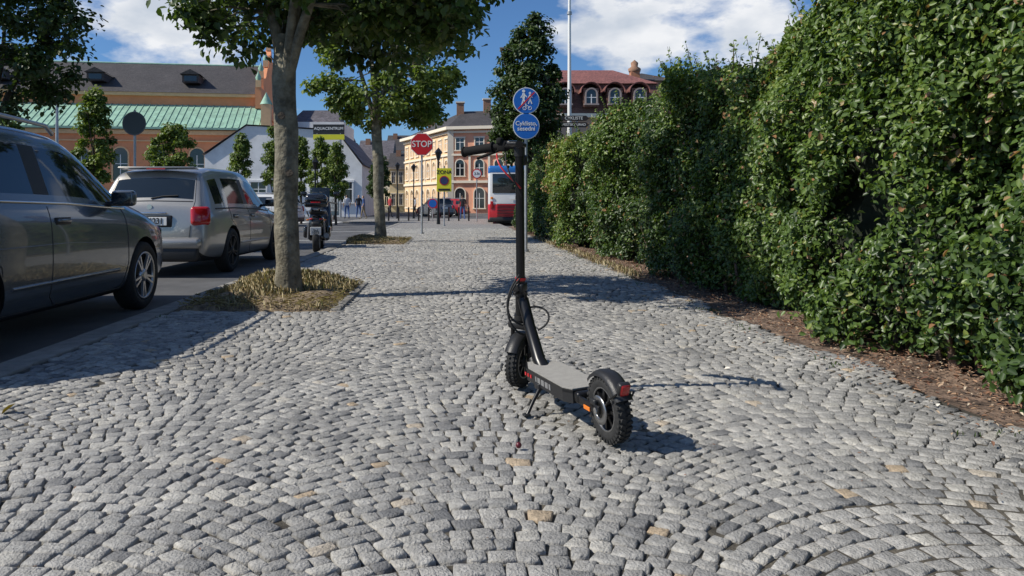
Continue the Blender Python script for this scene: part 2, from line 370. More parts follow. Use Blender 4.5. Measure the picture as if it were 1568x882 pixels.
def hedge_leaves(name,n,y0,y1,s0,s1,front=True):
    y=rng.uniform(y0,y1,n)
    T_=htop(y)
    if front:
        z=.04+(T_-.04)*rng.random(n)**.97; d=np.abs(rng.exponential(.085,n))-.02; x=hface(y,z)+d
        Nn=np.stack([-np.ones(n),0*y-.15,.5+0*y],1)+rng.normal(0,.6,(n,3))
        g=(fden(y,z)+rng.normal(0,.45,n))>(-1.1+np.clip((.22-z)*6,0,1.3)) 
    else:
        xf=hface(y,T_); x=xf-.05+rng.random(n)**1.3*1.5; z=T_-.04+.05*fb(x*2,y)-np.abs(rng.exponential(.07,n))+.02; z-=np.clip(.15-(x-xf),0,.2)*.8
        Nn=np.stack([-.35+0*y,0*y-.1,np.ones(n)],1)+rng.normal(0,.5,(n,3)); g=rng.random(n)<.97
    C=np.stack([x,y,z],1)[g]; Nn=Nn[g]; m=len(C)
    leaves(name,C,Nn,rng.uniform(s0,s1,m),hleaf,tone(m,C),hedge,asp=.62,fold=.14)
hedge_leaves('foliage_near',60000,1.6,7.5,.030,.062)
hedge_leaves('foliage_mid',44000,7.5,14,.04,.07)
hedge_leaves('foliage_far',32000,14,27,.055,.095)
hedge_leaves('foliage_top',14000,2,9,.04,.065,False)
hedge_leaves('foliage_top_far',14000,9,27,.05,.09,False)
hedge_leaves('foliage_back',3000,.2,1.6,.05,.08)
nc=820; cy=1.8+np.random.default_rng(5).random(nc)**1.4*22; cz=.10+rng.random(nc)**.95*(htop(cy)-.08); cx=hface(cy,cz)-rng.uniform(-.02,.10,nc); crd=rng.uniform(.06,.16,nc)
ci=rng.integers(0,nc,46000); d=unit(rng.normal(size=(len(ci),3))); rr_=rng.random(len(ci))**.5*crd[ci]
C=np.stack([cx,cy,cz],1)[ci]+d*rr_[:,None]; C[:,2]=np.maximum(C[:,2],.03)
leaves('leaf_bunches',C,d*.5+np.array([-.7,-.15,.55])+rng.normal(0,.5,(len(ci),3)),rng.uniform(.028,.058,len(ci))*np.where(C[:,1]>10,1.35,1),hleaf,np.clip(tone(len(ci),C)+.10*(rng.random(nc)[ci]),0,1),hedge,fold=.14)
C=[];NN=[]
twig=MB(); tw=M('hedge_twig',(.09,.06,.03),.8)
for i in range(700):
    y_=random.uniform(2,22); T_=float(htop(np.array(y_)))
    if random.random()<.6:
        b=Vector((float(hface(np.array(y_),np.array(T_)))+random.uniform(0,.7),y_,T_-.05)); d=Vector((random.gauss(-.15,.3),random.gauss(0,.3),1)).normalized(); l=random.uniform(.08,.38)
    else:
        z_=random.uniform(.08,T_-.1); b=Vector((float(hface(np.array(y_),np.array(z_)))+.03,y_,z_)); d=Vector((-1,random.gauss(0,.5),random.gauss(.1,.5))).normalized(); l=random.uniform(.08,.26)
        if z_<.25: d.z=abs(d.z)
    twig.tube([b,b+d*l],[.004,.002],tw,n=4,cap=False)
    k=int(l/.020)
    for j in range(k):
        p=b+d*l*(j+1)/k; C.append(p+Vector((random.gauss(0,.018),random.gauss(0,.018),random.gauss(0,.012)))); NN.append(Vector((random.gauss(-.5,.6),random.gauss(-.3,.6),random.gauss(.7,.5))))
twig.obj('twigs',hedge)
m=len(C); leaves('shoots',np.array([tuple(c) for c in C]),np.array([tuple(c) for c in NN]),rng.uniform(.03,.055,m),hleaf,rng.uniform(.45,.95,m),hedge)
# ------------------------------------------------------------------ trees
bark=M('bark',(.12,.105,.072),.9,var=.35,vs=7,bump=1,bs=26,col2=(.27,.245,.18),det=10)
bark2=M('bark_dark',(.07,.055,.04),.9,var=.35,vs=9,bump=.9,bs=22)
lindenm=ramp_attr('linden_leaves',[(0,(.028,.05,.012)),(.5,(.062,.105,.024)),(.85,(.115,.165,.038)),(1,(.20,.23,.07))],.5,transl=.3)
darkm=ramp_attr('dark_leaves',[(0,(.022,.04,.012)),(.5,(.045,.08,.02)),(1,(.09,.14,.035))],.5,transl=.25)
lightm=ramp_attr('light_leaves',[(0,(.055,.095,.018)),(.5,(.125,.18,.032)),(1,(.24,.30,.07))],.5,transl=.3)
def tree(name,base,tr,fork,c,rad,nclump,cr,nl,ls,mat,bk,lean=(0,0),extra=(),flat=.0,limbs=6,cone=0,rs=0,hang=.5):
    st=random.getstate(); random.seed(rs+int(abs(base[1])*13))
    e=empty(name,base); c=Vector(c)-Vector(base)
    mb=MB(); top=Vector((lean[0],lean[1],fork))
    k=14; pts=[];rr=[]
    for i in range(k+1):
        t=i/k; p=top*t; p=Vector((p.x+.010*math.sin(i*.9),p.y+.012*math.cos(i*1.2),p.z)); pts.append(p); rr.append(tr*(1.0-.04*t)*(1+.28*max(0,1-t*9))*(1+.03*math.sin(i*2.1)))
    pts.append(top+Vector((0,0,.25))); rr.append(tr*.7)
    pts[0].z=-.06
    mb.tube(pts,rr,bk,n=18)
    if fork<2.5 and tr>.11:
        for a_,z_ in((-1.9,1.75),(-1.2,1.2)):
            mb.disc((math.cos(a_)*tr*.97,math.sin(a_)*tr*.97,z_),.035,.02,bark2,n=12)
    cl=[]
    while len(cl)<nclump:
        v=Vector([random.uniform(-1,1) for _ in range(3)])
        if v.length>1 or v.length<.25: continue
        if random.random()>v.length**1.2: continue
        z=v.z
        if flat and z<0: z=-abs(z)**.5*flat if flat<1 else z
        s=1
        if cone: s=1-cone*(z+1)/2
        cl.append(c+Vector((v.x*rad[0]*s,v.y*rad[1]*s,z*rad[2])))
    cl+= [Vector(x)-Vector(base) for x in extra]
    lim=[]
    for i in range(limbs):
        a=2*math.pi*i/limbs+random.uniform(-.4,.4); h=c.z+random.uniform(-.3,.7)*rad[2]
        s=top+Vector((0,0,-random.uniform(0,.35))); en=Vector((c.x+math.cos(a)*rad[0]*.6,c.y+math.sin(a)*rad[1]*.6,h))
        if i==0: en=c+Vector((0,0,rad[2]*.75))
        mid=s.lerp(en,.45)+Vector((random.gauss(0,.08),random.gauss(0,.08),.12)); P=[s,s.lerp(mid,.5)+Vector((0,0,.05)),mid,mid.lerp(en,.5),en]
        mb.tube(P,[tr*.55,tr*.42,tr*.32,tr*.22,tr*.1],bk,n=8,cap=False); lim+=P[1:]
        q=[P[1].lerp(P[2],.5),P[2].lerp(P[3],.5)]; lim+=q
    for q in cl:
        s=min(lim,key=lambda p:(p-q).length); m_=s.lerp(q,.5)+Vector((random.gauss(0,.06),random.gauss(0,.06),.06))
        mb.tube([s,m_,q],[tr*.14,tr*.09,tr*.04],bk,n=5,cap=False)
    mb.obj('trunk',e)
    cs=np.array([tuple(q) for q in cl]); n=nl
    ci=rng.integers(0,len(cs),n); crs=rng.uniform(.6,1.35,len(cs))*cr; tone=rng.normal(0,.14,len(cs))
    d=unit(rng.normal(size=(n,3))); r_=rng.random(n)**.55*crs[ci]*rng.uniform(.8,1.25,n)
    C=cs[ci]+d*r_[:,None]*np.array([1,1,.75])
    Nn=d*.6+np.array([-.1,0,.75])+rng.normal(0,.45,(n,3))
    T_=d*.5+rng.normal(0,.4,(n,3))+np.array([0,0,-hang])
    leaves('foliage',C,Nn,rng.uniform(.7,1.2,n)*ls,mat,np.clip(.5+tone[ci]+rng.normal(0,.2,n),0,1),e,asp=.8,T=T_)
    random.setstate(st); return e
ex=[]
for i in range(34):
    ex.append((random.uniform(-2.5,.15),random.uniform(6.2,8.3),random.uniform(2.62,2.95)))
ex+=[(-.35,7.0,2.60),(-.15,7.1,2.52),(0.05,7.0,2.58),(-.6,6.9,2.65),(-.9,7,2.6),(-2.3,7,2.58),(-2.1,7.1,2.52),(-2.5,7.1,2.72),(-.1,6.8,2.8),(-1.1,8,2.5),(-.8,8,2.5),(-.5,7.6,2.45),(-2.0,7.5,2.5)]
tree('linden_tree',(-1.58,7.16,0),.118,2.30,(-1.25,7.2,3.9),(1.9,1.9,1.5),105,.32,16500,.085,lindenm,bark,lean=(-.04,.05),extra=ex,flat=.7,limbs=7,rs=1)
tree('linden_tree',(-1.69,17.8,0),.13,3.0,(-1.6,17.8,4.55),(1.95,1.9,2.0),115,.36,17000,.115,lightm,bark,lean=(-.1,0),flat=.9,limbs=7,rs=2)
tree('maple_tree',(-10.1,16,-.1),.16,2.4,(-10.1,16,4.9),(1.9,1.9,2.3),90,.45,13000,.13,darkm,bark2,limbs=6,rs=3)
tree('elm_tree',(2.55,24,0),.16,2.0,(2.5,24,4.4),(1.5,1.4,2.35),170,.30,21000,.12,darkm,bark2,limbs=6,rs=4,cone=.5,extra=[(2.9,24,6.8),(2.6,24,6.8),(3.1,24,6.5),(2.3,24,6.4),(2.75,24,7.0)])
for x,y,z0,z1,w,mt in((-10.6,22,1.4,4.3,.75,lightm),(-9.8,26,1.5,3.7,1.1,lightm),(-9.9,35,1.6,4.3,.6,lightm),(-8.4,35,1.3,4.6,.6,lightm),(-7.7,38,1.3,4.5,.6,lightm),(-6.5,37,1.0,4.4,.75,lightm),(-5.6,36,1.2,4.0,.75,lightm),(-7.6,48,1.5,4.5,1,lightm),(-4.0,42,1.0,3.8,.85,darkm),(-14.3,24,1.2,3.6,.8,lightm)):
    tree('small_street_tree',(x,y,-.1),.06,z0+.1,(x,y,(z0+z1)/2),(w,w,(z1-z0)/2),60,.22,6000,.11,mt,bark2,limbs=4,rs=int(x*7)%50,cone=.55)
# ------------------------------------------------------------------ cars
rimwell=M('rimwell',(.03,.03,.03),.5)
def make_wheel(mb,c,r,w,side,spokes=5,rim=alloy):
    T=Matrix.Translation(c)@Matrix.Rotation(R(90)*side,4,'Y')
    h=w/2
    mb.lathe([(r*.68,-h*.9),(r*.9,-h),(r*.985,-h*.75),(r,-h*.4),(r,h*.4),(r*.985,h*.75),(r*.9,h),(r*.70,h*.92),(r*.69,h*.8)],rubber,T,36)
    mb.lathe([(r*.69,h*.9),(r*.67,h*.93),(r*.62,h*.6),(r*.60,h*.1),(.001,h*.1)],rimwell,T,36)
    mb.lathe([(r*.695,h*.9),(r*.69,h*.98),(r*.635,h*.88),(r*.63,h*.7)],rim,T,36)
    for i in range(spokes):
        for d in(-.15,.15):
            a=2*math.pi*i/spokes+d
            Q=T@Matrix.Rotation(a,4,'Z')
            mb.add([(.03,-.014,h*.6),(r*.64,-.012,h*.68),(r*.64,.012,h*.68),(.03,.014,h*.6),(.03,-.012,h*.85),(r*.64,-.009,h*.92),(r*.64,.009,h*.92),(.03,.012,h*.85)],
             [(4,5,6,7),(0,1,5,4),(3,7,6,2),(1,2,6,5)],rim,False,Q)
    mb.lathe([(.065,h*.6),(.06,h*.9),(.03,h*.95),(.001,h*.95)],rim,T,20)
KEY=[(0.00,.34,.56,.62,.73,.71,.67),(0.04,.26,.80,.90,.81,.78,.73),(0.09,.22,.92,.985,.85,.80,.72),(0.34,.19,.945,1.41,.87,.80,.645),(0.75,.17,.95,1.465,.88,.82,.64),
(1.3,.16,.945,1.485,.88,.82,.64),(2.0,.16,.935,1.49,.88,.82,.64),(2.5,.16,.925,1.475,.88,.82,.63),(2.75,.16,.92,1.44,.88,.81,.62),(3.42,.16,.895,.99,.88,.80,.70),
(3.54,.17,.885,.965,.88,.79,.68),(3.95,.19,.84,.905,.87,.77,.64),(4.3,.20,.74,.815,.81,.70,.56),(4.48,.25,.60,.70,.70,.62,.48),(4.57,.32,.5,.56,.58,.52,.42)]
YS=[0,.04,.09,.34,.42,.92,1.01,1.5,1.94,2.05,2.4,2.75,3.42,3.54,3.95,4.3,4.48,4.57]
def car(name,loc,rz,sx,sy,sz,paint,plate=None,rails=True,rimmat=alloy,trim=chrome,low=0):
    e=empty(name,loc,rz); K=np.array(KEY).copy()
    if low:
        # shallower glasshouse sides, lower shoulder and slimmer roof for the small estate
        K[:,2]-=low*np.clip(K[:,2]-.6,0,.3)/.3; K[:,6]-=.02; K[3,0]+=.05
    V=[];F=[];mi=[]
    for y in YS:
        zb,zt_,ztop,w,wb,wr=[float(np.interp(y,K[:,0],K[:,i])) for i in range(1,7)]; h=zt_-zb
        P=[(0,zb),(.75*w,zb),(.95*w,zb+.04),(w,zb+.3*h),(w*1.005,zb+.6*h),(w*.985,zb+.9*h),(wb,zt_),(wr+.02,zt_+.86*(ztop-zt_)),(wr-.05,ztop-.015),(wr*.5,ztop+.005),(0,ztop+.018)]
        ring=P+[(-a,b) for a,b in P[9:0:-1]]
        V+=[(a*sx,y*sy,b*sz) for a,b in ring]
    n=20
    for i in range(len(YS)-1):
        y0,y1=YS[i],YS[i+1]
        for j in range(n):
            F.append((i*n+j,i*n+(j+1)%n,(i+1)*n+(j+1)%n,(i+1)*n+j)); b=j if j<10 else 19-j; m=1
            if b in(0,1): m=0
            if b==6 and y0>=.42 and y1<=3.42 and (y0,y1)!=(.92,1.01): m=2
            if b==6 and (y0,y1)==(1.94,2.05): m=0
            if b in(8,9) and (y0,y1) in((.09,.34),(2.75,3.42)): m=2
            mi.append(m)
    F.append(list(range(n))); mi.append(1); F.append([(len(YS)-1)*n+i for i in range(n)][::-1]); mi.append(1)
    me=bpy.data.meshes.new('body'); me.from_pydata(V,[],F)
    for m in(black,paint,glass): me.materials.append(m)
    me.polygons.foreach_set('material_index',mi); me.update()
    bm=bmesh.new(); bm.from_mesh(me); bmesh.ops.recalc_face_normals(bm,faces=bm.faces); bm.to_mesh(me); bm.free()
    o=bpy.data.objects.new('body',me); COL.objects.link(o)
    s=o.modifiers.new('s','SUBSURF'); s.levels=2; s.render_levels=2
    cut=MB(); axles=(1.07*sy,3.65*sy); wr_=.325
    for ay in axles:
        for sg in(-1,1):
            T=Matrix.Translation((sg*.80*sx,ay,wr_))@Matrix.Rotation(R(90),4,'Y')
            cut.lathe([(.0001,-.25),(wr_+.045,-.25),(wr_+.045,.25),(.0001,.25)],black,T,40)
    c=cut.obj('cut'); bm=bmesh.new(); bm.from_mesh(c.data); bmesh.ops.remove_doubles(bm,verts=bm.verts,dist=.0005); bmesh.ops.recalc_face_normals(bm,faces=bm.faces); bm.to_mesh(c.data); bm.free()
    c.data.materials.clear()
    b=o.modifiers.new('b','BOOLEAN'); b.object=c; b.operation='DIFFERENCE'; b.solver='EXACT'
    bpy.context.view_layer.update(); dg=bpy.context.evaluated_depsgraph_get()
    nm=bpy.data.meshes.new_from_object(o.evaluated_get(dg)); o.modifiers.clear(); o.data=nm
    nm.polygons.foreach_set('use_smooth',[True]*len(nm.polygons))
    try: nm.set_sharp_from_angle(angle=R(38))
    except Exception: pass
    bpy.data.objects.remove(c); o.parent=e
    bv=BVHTree.FromPolygons([v.co[:] for v in nm.vertices],[p.vertices[:] for p in nm.polygons])
    mb=MB()
    def strip(pts,w,mat,off=.002,axis='x',sg=1,n=10):
        Q=[]
        for a,bb in zip(pts[:-1],pts[1:]):
            for i in range(n): Q.append((a[0]+(bb[0]-a[0])*i/n,a[1]+(bb[1]-a[1])*i/n))
        Q.append(pts[-1]); P=[]
        for q in Q:
            if axis=='x': h=bv.ray_cast(Vector((sg*2,q[0]*sy,q[1]*sz)),Vector((-sg,0,0)))
            else: h=bv.ray_cast(Vector((q[0]*sx,-2,q[1]*sz)),Vector((0,1,0)))
            if h[0] is not None: P.append(h[0]+h[1]*off)
        if len(P)>1: mb.tube(P,w/2,mat,n=6)
    gap=blackp
    for sg in(-1,1):
        strip([(2.0,.92),(2.0,.30),(2.1,.235)],.008,gap,0,sg=sg)
        strip([(2.1,.235),(3.2,.235)],.008,gap,0,sg=sg)
        strip([(3.2,.235),(3.28,.45),(3.26,.90)],.008,gap,0,sg=sg)
        strip([(1.02,.92),(1.02,.75),(1.38,.55),(1.45,.235),(2.0,.235)],.008,gap,0,sg=sg)
        strip([(1.3,.66),(2.2,.66),(3.2,.62)],.006,paint,.004,sg=sg)
        strip([(1.5,.40),(2.3,.40),(3.1,.40)],.03,paint,.002,sg=sg)
        strip([(.44,.945-low),(1.3,.955-low),(2.3,.94-low),(3.34,.90-low)],.022,trim,.002,sg=sg)
        for yh in(1.22,2.15):
            h=bv.ray_cast(Vector((sg*2,yh*sy,(.82-low*.6)*sz)),Vector((-sg,0,0)))
            if h[0] is not None:
                mb.box(tuple(h[0]+Vector((sg*.012,.02,0))),(.03,.19,.028),paint,bev=.01); mb.box(tuple(h[0]+Vector((sg*.003,.02,-.002))),(.012,.21,.055),blackp,bev=.004)
        X=sg*(.80*sx)
        mb.box((X+sg*.15,3.02*sy,.985*sz),(.21,.10,.14),paint,bev=.04,seg=3); mb.box((X+sg*.15,2.962*sy,.985*sz),(.165,.012,.105),glass,bev=.004)
        mb.box((X+sg*.02,3.05*sy,.94*sz),(.12,.06,.04),black,bev=.01)
        if rails:
            mb.tube([(sg*.60*sx,.55*sy,1.455*sz),(sg*.60*sx,.65*sy,1.51*sz),(sg*.61*sx,1.5*sy,1.535*sz),(sg*.60*sx,2.4*sy,1.515*sz),(sg*.59*sx,2.52*sy,1.46*sz)],.016,alloy,n=8)
        h=bv.ray_cast(Vector((sg*.70*sx,-2,.80*sz)),Vector((0,1,0)))
        yl=h[0].y if h[0] is not None else .06
        mb.box((sg*.705*sx,yl+.070,.795*sz),(.27*sx,.19,.25*sz),redl,rot=(R(-12),0,sg*R(26)),bev=.05,seg=3)
        mb.box((sg*.69*sx,yl+.033,.765*sz),(.13,.14,.055),white,rot=(R(-12),0,sg*R(26)),bev=.012)
        mb.box((sg*.60*sx,4.30*sy,.66*sz),(.30,.22,.13),glass,rot=(0,0,-sg*R(28)),bev=.04,seg=3)
        for ay in axles: make_wheel(mb,(sg*(.80*sx-.02),ay,wr_),wr_,.20,sg,rim=rimmat)
    def rayr(x,z):
        h=bv.ray_cast(Vector((x,-2,z)),Vector((0,1,0))); return h[0].y if h[0] is not None else 0
    strip([(-.60,.68),(-.58,.52),(.58,.52),(.60,.68)],.010,gap,0,axis='y')
    strip([(-.62,.92),(-.63,.99),(-.57,1.30)],.010,gap,0,axis='y'); strip([(.62,.92),(.63,.99),(.57,1.30)],.010,gap,0,axis='y')
    strip([(-.60,.99),(0,1.0),(.60,.99)],.014,gap,0,axis='y')
    yb=rayr(0,.45*sz); mb.box((0,yb+.06,.31*sz),(1.44*sx,.20,.20*sz),black,bev=.05,seg=3)
    mb.box((0,yb+.02,.45*sz),(1.52*sx,.17,.16),paint,bev=.06,seg=3)
    yp=rayr(0,.72*sz)
    mb.box((0,yp-.002,.735*sz),(.64,.03,.16),black,bev=.01)
    mb.box((0,yp-.022,.735*sz),(.52,.012,.112),white,bev=.003,seg=1); mb.box((-.24,yp-.029,.735*sz),(.04,.004,.108),bluep)
    mb.box((0,yp-.005,.84*sz),(.5,.03,.025),chrome,bev=.008)
    mb.tube([(0,rayr(0,1.03*sz)-.012,1.03*sz),(.15,rayr(.15,1.06*sz)-.014,1.06*sz),(.36,rayr(.36,1.07*sz)-.014,1.07*sz)],.009,blackp,n=6)
    mb.disc((0,rayr(0,.92*sz)-.005,.92*sz),.035,.012,chrome)
    mb.box((0,.36*sy,1.435*sz),(1.12*sx,.18,.022),paint,rot=(R(-6),0,0),bev=.009)
    mb.box((0,.27*sy,1.425*sz),(.26,.012,.02),redl)
    mb.tube([(0,.6*sy,1.47*sz),(0,.52*sy,1.62*sz)],.004,blackp,n=5)
    mb.box((-.5*sx,.1,.22),(.08,.12,.05),black,bev=.01)
    mb.obj('fittings',e)
    if plate: text(plate,.115,(.03,yp-.032,.735*sz),blackp,e,'plate_text',sx=.85)
    return e
p1=M('paint_graphite',(.13,.15,.175),.26,.5,var=.04,vs=60,coat=.9)
p2=M('paint_silver_beige',(.38,.365,.335),.32,.55,var=.04,vs=60,coat=.9)
car('parked_car',(-3.80,3.42,-.10),0,1.0,1.0,1.07,p1,rails=True)
car('parked_car',(-4.10,10.0,-.10),R(-1.5),.96,.93,1.05,p2,plate='2SP 1231',rails=False,rimmat=black,trim=black,low=.05)
car('parked_car',(-7.0,34,-.10),R(80),.95,.95,1,M('paint_white',(.6,.6,.6),.3,coat=.8))
car('parked_car',(1.4,62,-.10),R(75),.95,.95,1,M('paint_red',(.4,.02,.02),.3,coat=.8))
car('parked_car',(-.4,56,-.10),R(20),.95,.95,1,M('paint_grey',(.12,.13,.14),.3,coat=.8))
# ------------------------------------------------------------------ motor scooter
def motor_scooter(name,loc,rz):
    e=empty(name,loc,rz); mb=MB(); bp=M('gloss_black',(.014,.014,.016),.18,coat=.8)
    make_wheel(mb,(0,.05,.27),.27,.14,1); make_wheel(mb,(0,1.45,.27),.27,.12,1)
    mb.box((0,.35,.62),(.34,.85,.30),bp,bev=.10,seg=4,tap=(.8,.95)); mb.box((0,.45,.84),(.32,.75,.12),black,bev=.05,seg=3)
    mb.box((0,.02,.62),(.24,.22,.16),bp,bev=.05,seg=3)
    mb.box((0,.85,.30),(.42,.75,.16),bp,bev=.05,seg=3)
    mb.box((0,1.25,.72),(.56,.22,.72),bp,rot=(R(-14),0,0),bev=.09,seg=4,tap=(.75,1))
    mb.box((0,1.22,1.22),(.40,.012,.34),glass,rot=(R(-20),0,0),bev=.004)
    mb.box((0,1.48,.55),(.16,.5,.10),bp,bev=.04,seg=3)
    mb.box((0,-.02,1.00),(.46,.40,.12),bp,bev=.045,seg=4,tap=(1.05,1.05)); mb.box((0,-.02,1.125),(.48,.42,.19),bp,bev=.075,seg=4,tap=(.86,.86))
    mb.box((0,-.232,1.04),(.20,.014,.025),redl,bev=.006); mb.box((0,-.02,1.045),(.482,.424,.010),blackp)
    mb.box((0,.05,.90),(.10,.3,.05),alloy,bev=.01)
    shock=M('shock',(.25,.25,.26),.4,.6)
    for sg in(-1,1):
        mb.box((sg*.10,-.09,.70),(.07,.05,.035),redl,rot=(0,0,sg*R(20)),bev=.012); mb.box((sg*.175,-.03,.68),(.05,.06,.03),orangel,bev=.01)
        mb.tube([(sg*.05,1.12,1.02),(sg*.2,1.08,1.05),(sg*.38,1.0,1.02)],.016,black); mb.tube([(sg*.27,1.05,1.05),(sg*.34,1.08,1.20)],.007,black)
        mb.box((sg*.36,1.07,1.24),(.14,.03,.09),bp,bev=.02)
        mb.tube([(sg*.17,.05,.28),(sg*.15,-.0,.62)],.028,shock); mb.box((sg*.23,.35,.42),(.10,.55,.25),bp,bev=.045,seg=3)
        mb.tube([(sg*.2,.45,.75),(sg*.2,.0,.86),(sg*.1,-.12,.88)],.014,alloy)
    mb.tube([(.20,.5,.27),(.21,.1,.30),(.22,-.22,.36)],[.04,.06,.055],M('exhaust',(.2,.2,.2),.3,.9))
    mb.box((0,-.20,.45),(.22,.012,.17),white,rot=(R(12),0,0),bev=.004,seg=1); mb.box((0,-.14,.52),(.18,.12,.25),black,rot=(R(12),0,0),bev=.03)
    mb.box((0,-.20,.575),(.06,.02,.03),redl)
    mb.obj('bodywork',e); text('4L5\n1075',.075,(0,-.212,.45),blackp,e,'plate_text',sp=.8)
    return e
motor_scooter('motor_scooter',(-2.80,15.4,-.10),R(6))
# ------------------------------------------------------------------ electric kick scooter
def kick_scooter():
    e=empty('electric_kick_scooter',(.605,2.775,.008),R(16.3)); e.rotation_euler=(0,R(-4.3),R(16.3))
    rimg=M('hub_grey',(.03,.03,.032),.4,.3); matg=M('deck_grip',(.36,.345,.315),.9,bump=.5,bs=400,var=.08,vs=30); rot=M('rotor_steel',(.35,.35,.35),.3,.9)
    def wheel(mb,T):
        h=.03; r=.126
        mb.lathe([(.082,-h*.8),(.10,-h),(.116,-h*.85),(r-.003,-h*.4),(r-.003,h*.4),(.116,h*.85),(.10,h),(.082,h*.8)],rubber,T,40)
        mb.lathe([(.084,-h*.8),(.078,-h*.7),(.074,-h*.2),(.03,-h*.25),(.028,-h*.9),(.001,-h*.9)],rimg,T,32)
        mb.lathe([(.084,h*.8),(.078,h*.7),(.074,h*.2),(.03,h*.25),(.028,h*.9),(.001,h*.9)],rimg,T,32)
        for s_ in(-1,1):
            mb.lathe([(.083,s_*h*.82),(.080,s_*h*.86),(.077,s_*h*.75)],rot,T,32)
            for i in range(8):
                Q=T@Matrix.Rotation(2*math.pi*i/8,4,'Z'); mb.box((.053,0,s_*h*.45),(.052,.012,.010),blackm,T=Q)
        for i in range(34):
            for s_,o in((-1,0),(1,.5)):
                Q=T@Matrix.Rotation(2*math.pi*(i+o)/34,4,'Z'); mb.box((r-.002,0,s_*.0125),(.010,.0125,.016),rubber,T=Q,rot=(s_*.45,0,0))
                mb.box((.117,0,s_*.0265),(.013,.010,.006),rubber,T=Q)
    AX=Matrix.Rotation(R(90),4,'Y')
    mb=MB(); wheel(mb,Matrix.Translation((0,0,.126))@AX)
    mb.lathe([(.055,-.040),(.030,-.040),(.030,-.043),(.055,-.043),(.055,-.040)],rot,Matrix.Translation((0,0,.126))@AX,28)
    mb.box((-.046,.03,.145),(.02,.04,.035),black,bev=.006); mb.disc((-.05,0,.126),.012,.02,chrome,axis='x',n=12); mb.disc((.045,0,.126),.012,.02,chrome,axis='x',n=12)
    mb.obj('rear_wheel',e)
    mb=MB()
    def outline(w,y0,y1): return [(-w*.75,y0),(w*.75,y0),(w,y0+.05),(w,y1-.10),(w*.55,y1),(-w*.55,y1),(-w,y1-.10),(-w,y0+.05)]
    mb.ext(outline(.086,.175,.70),.052,black,Matrix.Translation((0,0,.108))); mb.ext(outline(.083,.180,.688),.004,matg,Matrix.Translation((0,0,.1615)))
    mb.ext(outline(.088,.170,.705),.008,blackm,Matrix.Translation((0,0,.1525)))
    mb.box((-.0875,.42,.135),(.002,.16,.024),M('grey_lettering',(.2,.2,.2),.5))
    for i,yy in enumerate((.22,.25,.28)): mb.box((-.088,yy+.33,.135),(.003,.014,.014),redp)
    for yy in(.36,.40,.44,.48): mb.box((-.0885,yy,.135),(.003,.006,.026),black)
    for s_ in(-1,1):
        mb.box((s_*.05,.11,.130),(.012,.26,.032),blackm,bev=.004); mb.box((s_*.058,.07,.118),(.004,.050,.016),orangel,bev=.001,seg=1)
    mb.box((0,.165,.135),(.12,.05,.045),blackm,bev=.01)
    V=[];F=[]; kk=20
    for i in range(kk+1):
        a=R(-12+ (150)*i/kk); rr=.143
        for x_,dr in((-.036,-.018),(-.033,-.004),(-.018,.003),(0,.005),(.018,.003),(.033,-.004),(.036,-.018)):
            V.append((x_,-math.cos(a)*(rr+dr),.126+math.sin(a)*(rr+dr)))
    for i in range(kk):
        for j in range(6): q=i*7+j; F.append((q,q+1,q+8,q+7))
    F=[f for f in F if f[0]//7>=5]
    mb.add(V,F,black,True)
    mb.tube([(-.035,-.02,.13),(-.042,-.09,.19),(-.035,-.13,.215)],.004,blackm); mb.tube([(.045,0,.126),(.05,-.09,.19),(.035,-.13,.215)],.004,blackm)
    mb.box((0,-.118,.226),(.046,.026,.056),black,rot=(R(25),0,0),bev=.008); mb.box((0,-.132,.225),(.036,.010,.046),redl,rot=(R(25),0,0),bev=.006)
    mb.tube([(-.075,.47,.11),(-.125,.445,.06),(-.165,.43,.008)],[.010,.008,.008],blackm); mb.box((-.168,.428,.01),(.03,.03,.01),black,bev=.003); mb.box((-.075,.48,.11),(.04,.05,.03),black,bev=.006)
    mb.tube([(0,.60,.135),(0,.655,.175),(0,.745,.32),(0,.805,.44)],[.034,.030,.027,.027],blackm,n=18)
    mb.tube([(0,.62,.128),(0,.70,.128),(0,.735,.165)],[.03,.028,.02],black,n=12)
    mb.obj('deck_and_frame',e)
    hub=Vector((0,.886,.126)); axd=Vector((0,-.165,1)).normalized()
    q=Vector((0,0,1)).rotation_difference(axd).to_matrix().to_4x4()
    FT=Matrix.Translation(hub)@q@Matrix.Rotation(R(-48),4,'Z')
    mb=MB(); mb.T=FT; wheel(mb,AX)
    for s_ in(-1,1):
        mb.tube([(s_*.044,0,-.012),(s_*.044,0,.17)],.011,blackm,n=12); mb.tube([(s_*.044,0,.05),(s_*.044,0,.12)],.0145,black,n=12)
        mb.disc((s_*.056,0,0),.014,.012,chrome,axis='x',n=12); mb.box((s_*.047,0,.0),(.018,.04,.036),black,bev=.007)
        for i in range(6): mb.lathe([(.0145,-.004),(.017,0),(.0145,.004)],blackm,Matrix.Translation((s_*.044,0,.052+i*.012)),16)
    mb.box((0,0,.185),(.125,.055,.04),black,bev=.014,seg=3)
    V=[];F=[]
    for i in range(19):
        a=R(35+125*i/18)
        for x_,dr in((-.034,-.014),(-.031,0),(0,.005),(.031,0),(.034,-.014)): V.append((x_,-math.cos(a)*(.142+dr),math.sin(a)*(.142+dr)))
    for i in range(18):
        for j in range(4): p_=i*5+j; F.append((p_,p_+1,p_+6,p_+5))
    mb.add(V,F,black,True)
    HB=1.055
    mb.tube([(0,0,.18),(0,0,.36)],.026,blackm,n=18); mb.tube([(0,0,.335),(0,0,.352)],.034,black,n=18); mb.tube([(0,0,.215),(0,0,.235)],.033,black,n=18)
    mb.box((0,-.005,.375),(.055,.062,.05),black,bev=.012,seg=3); mb.tube([(0,0,.41),(0,0,.422)],.026,redp,n=18)
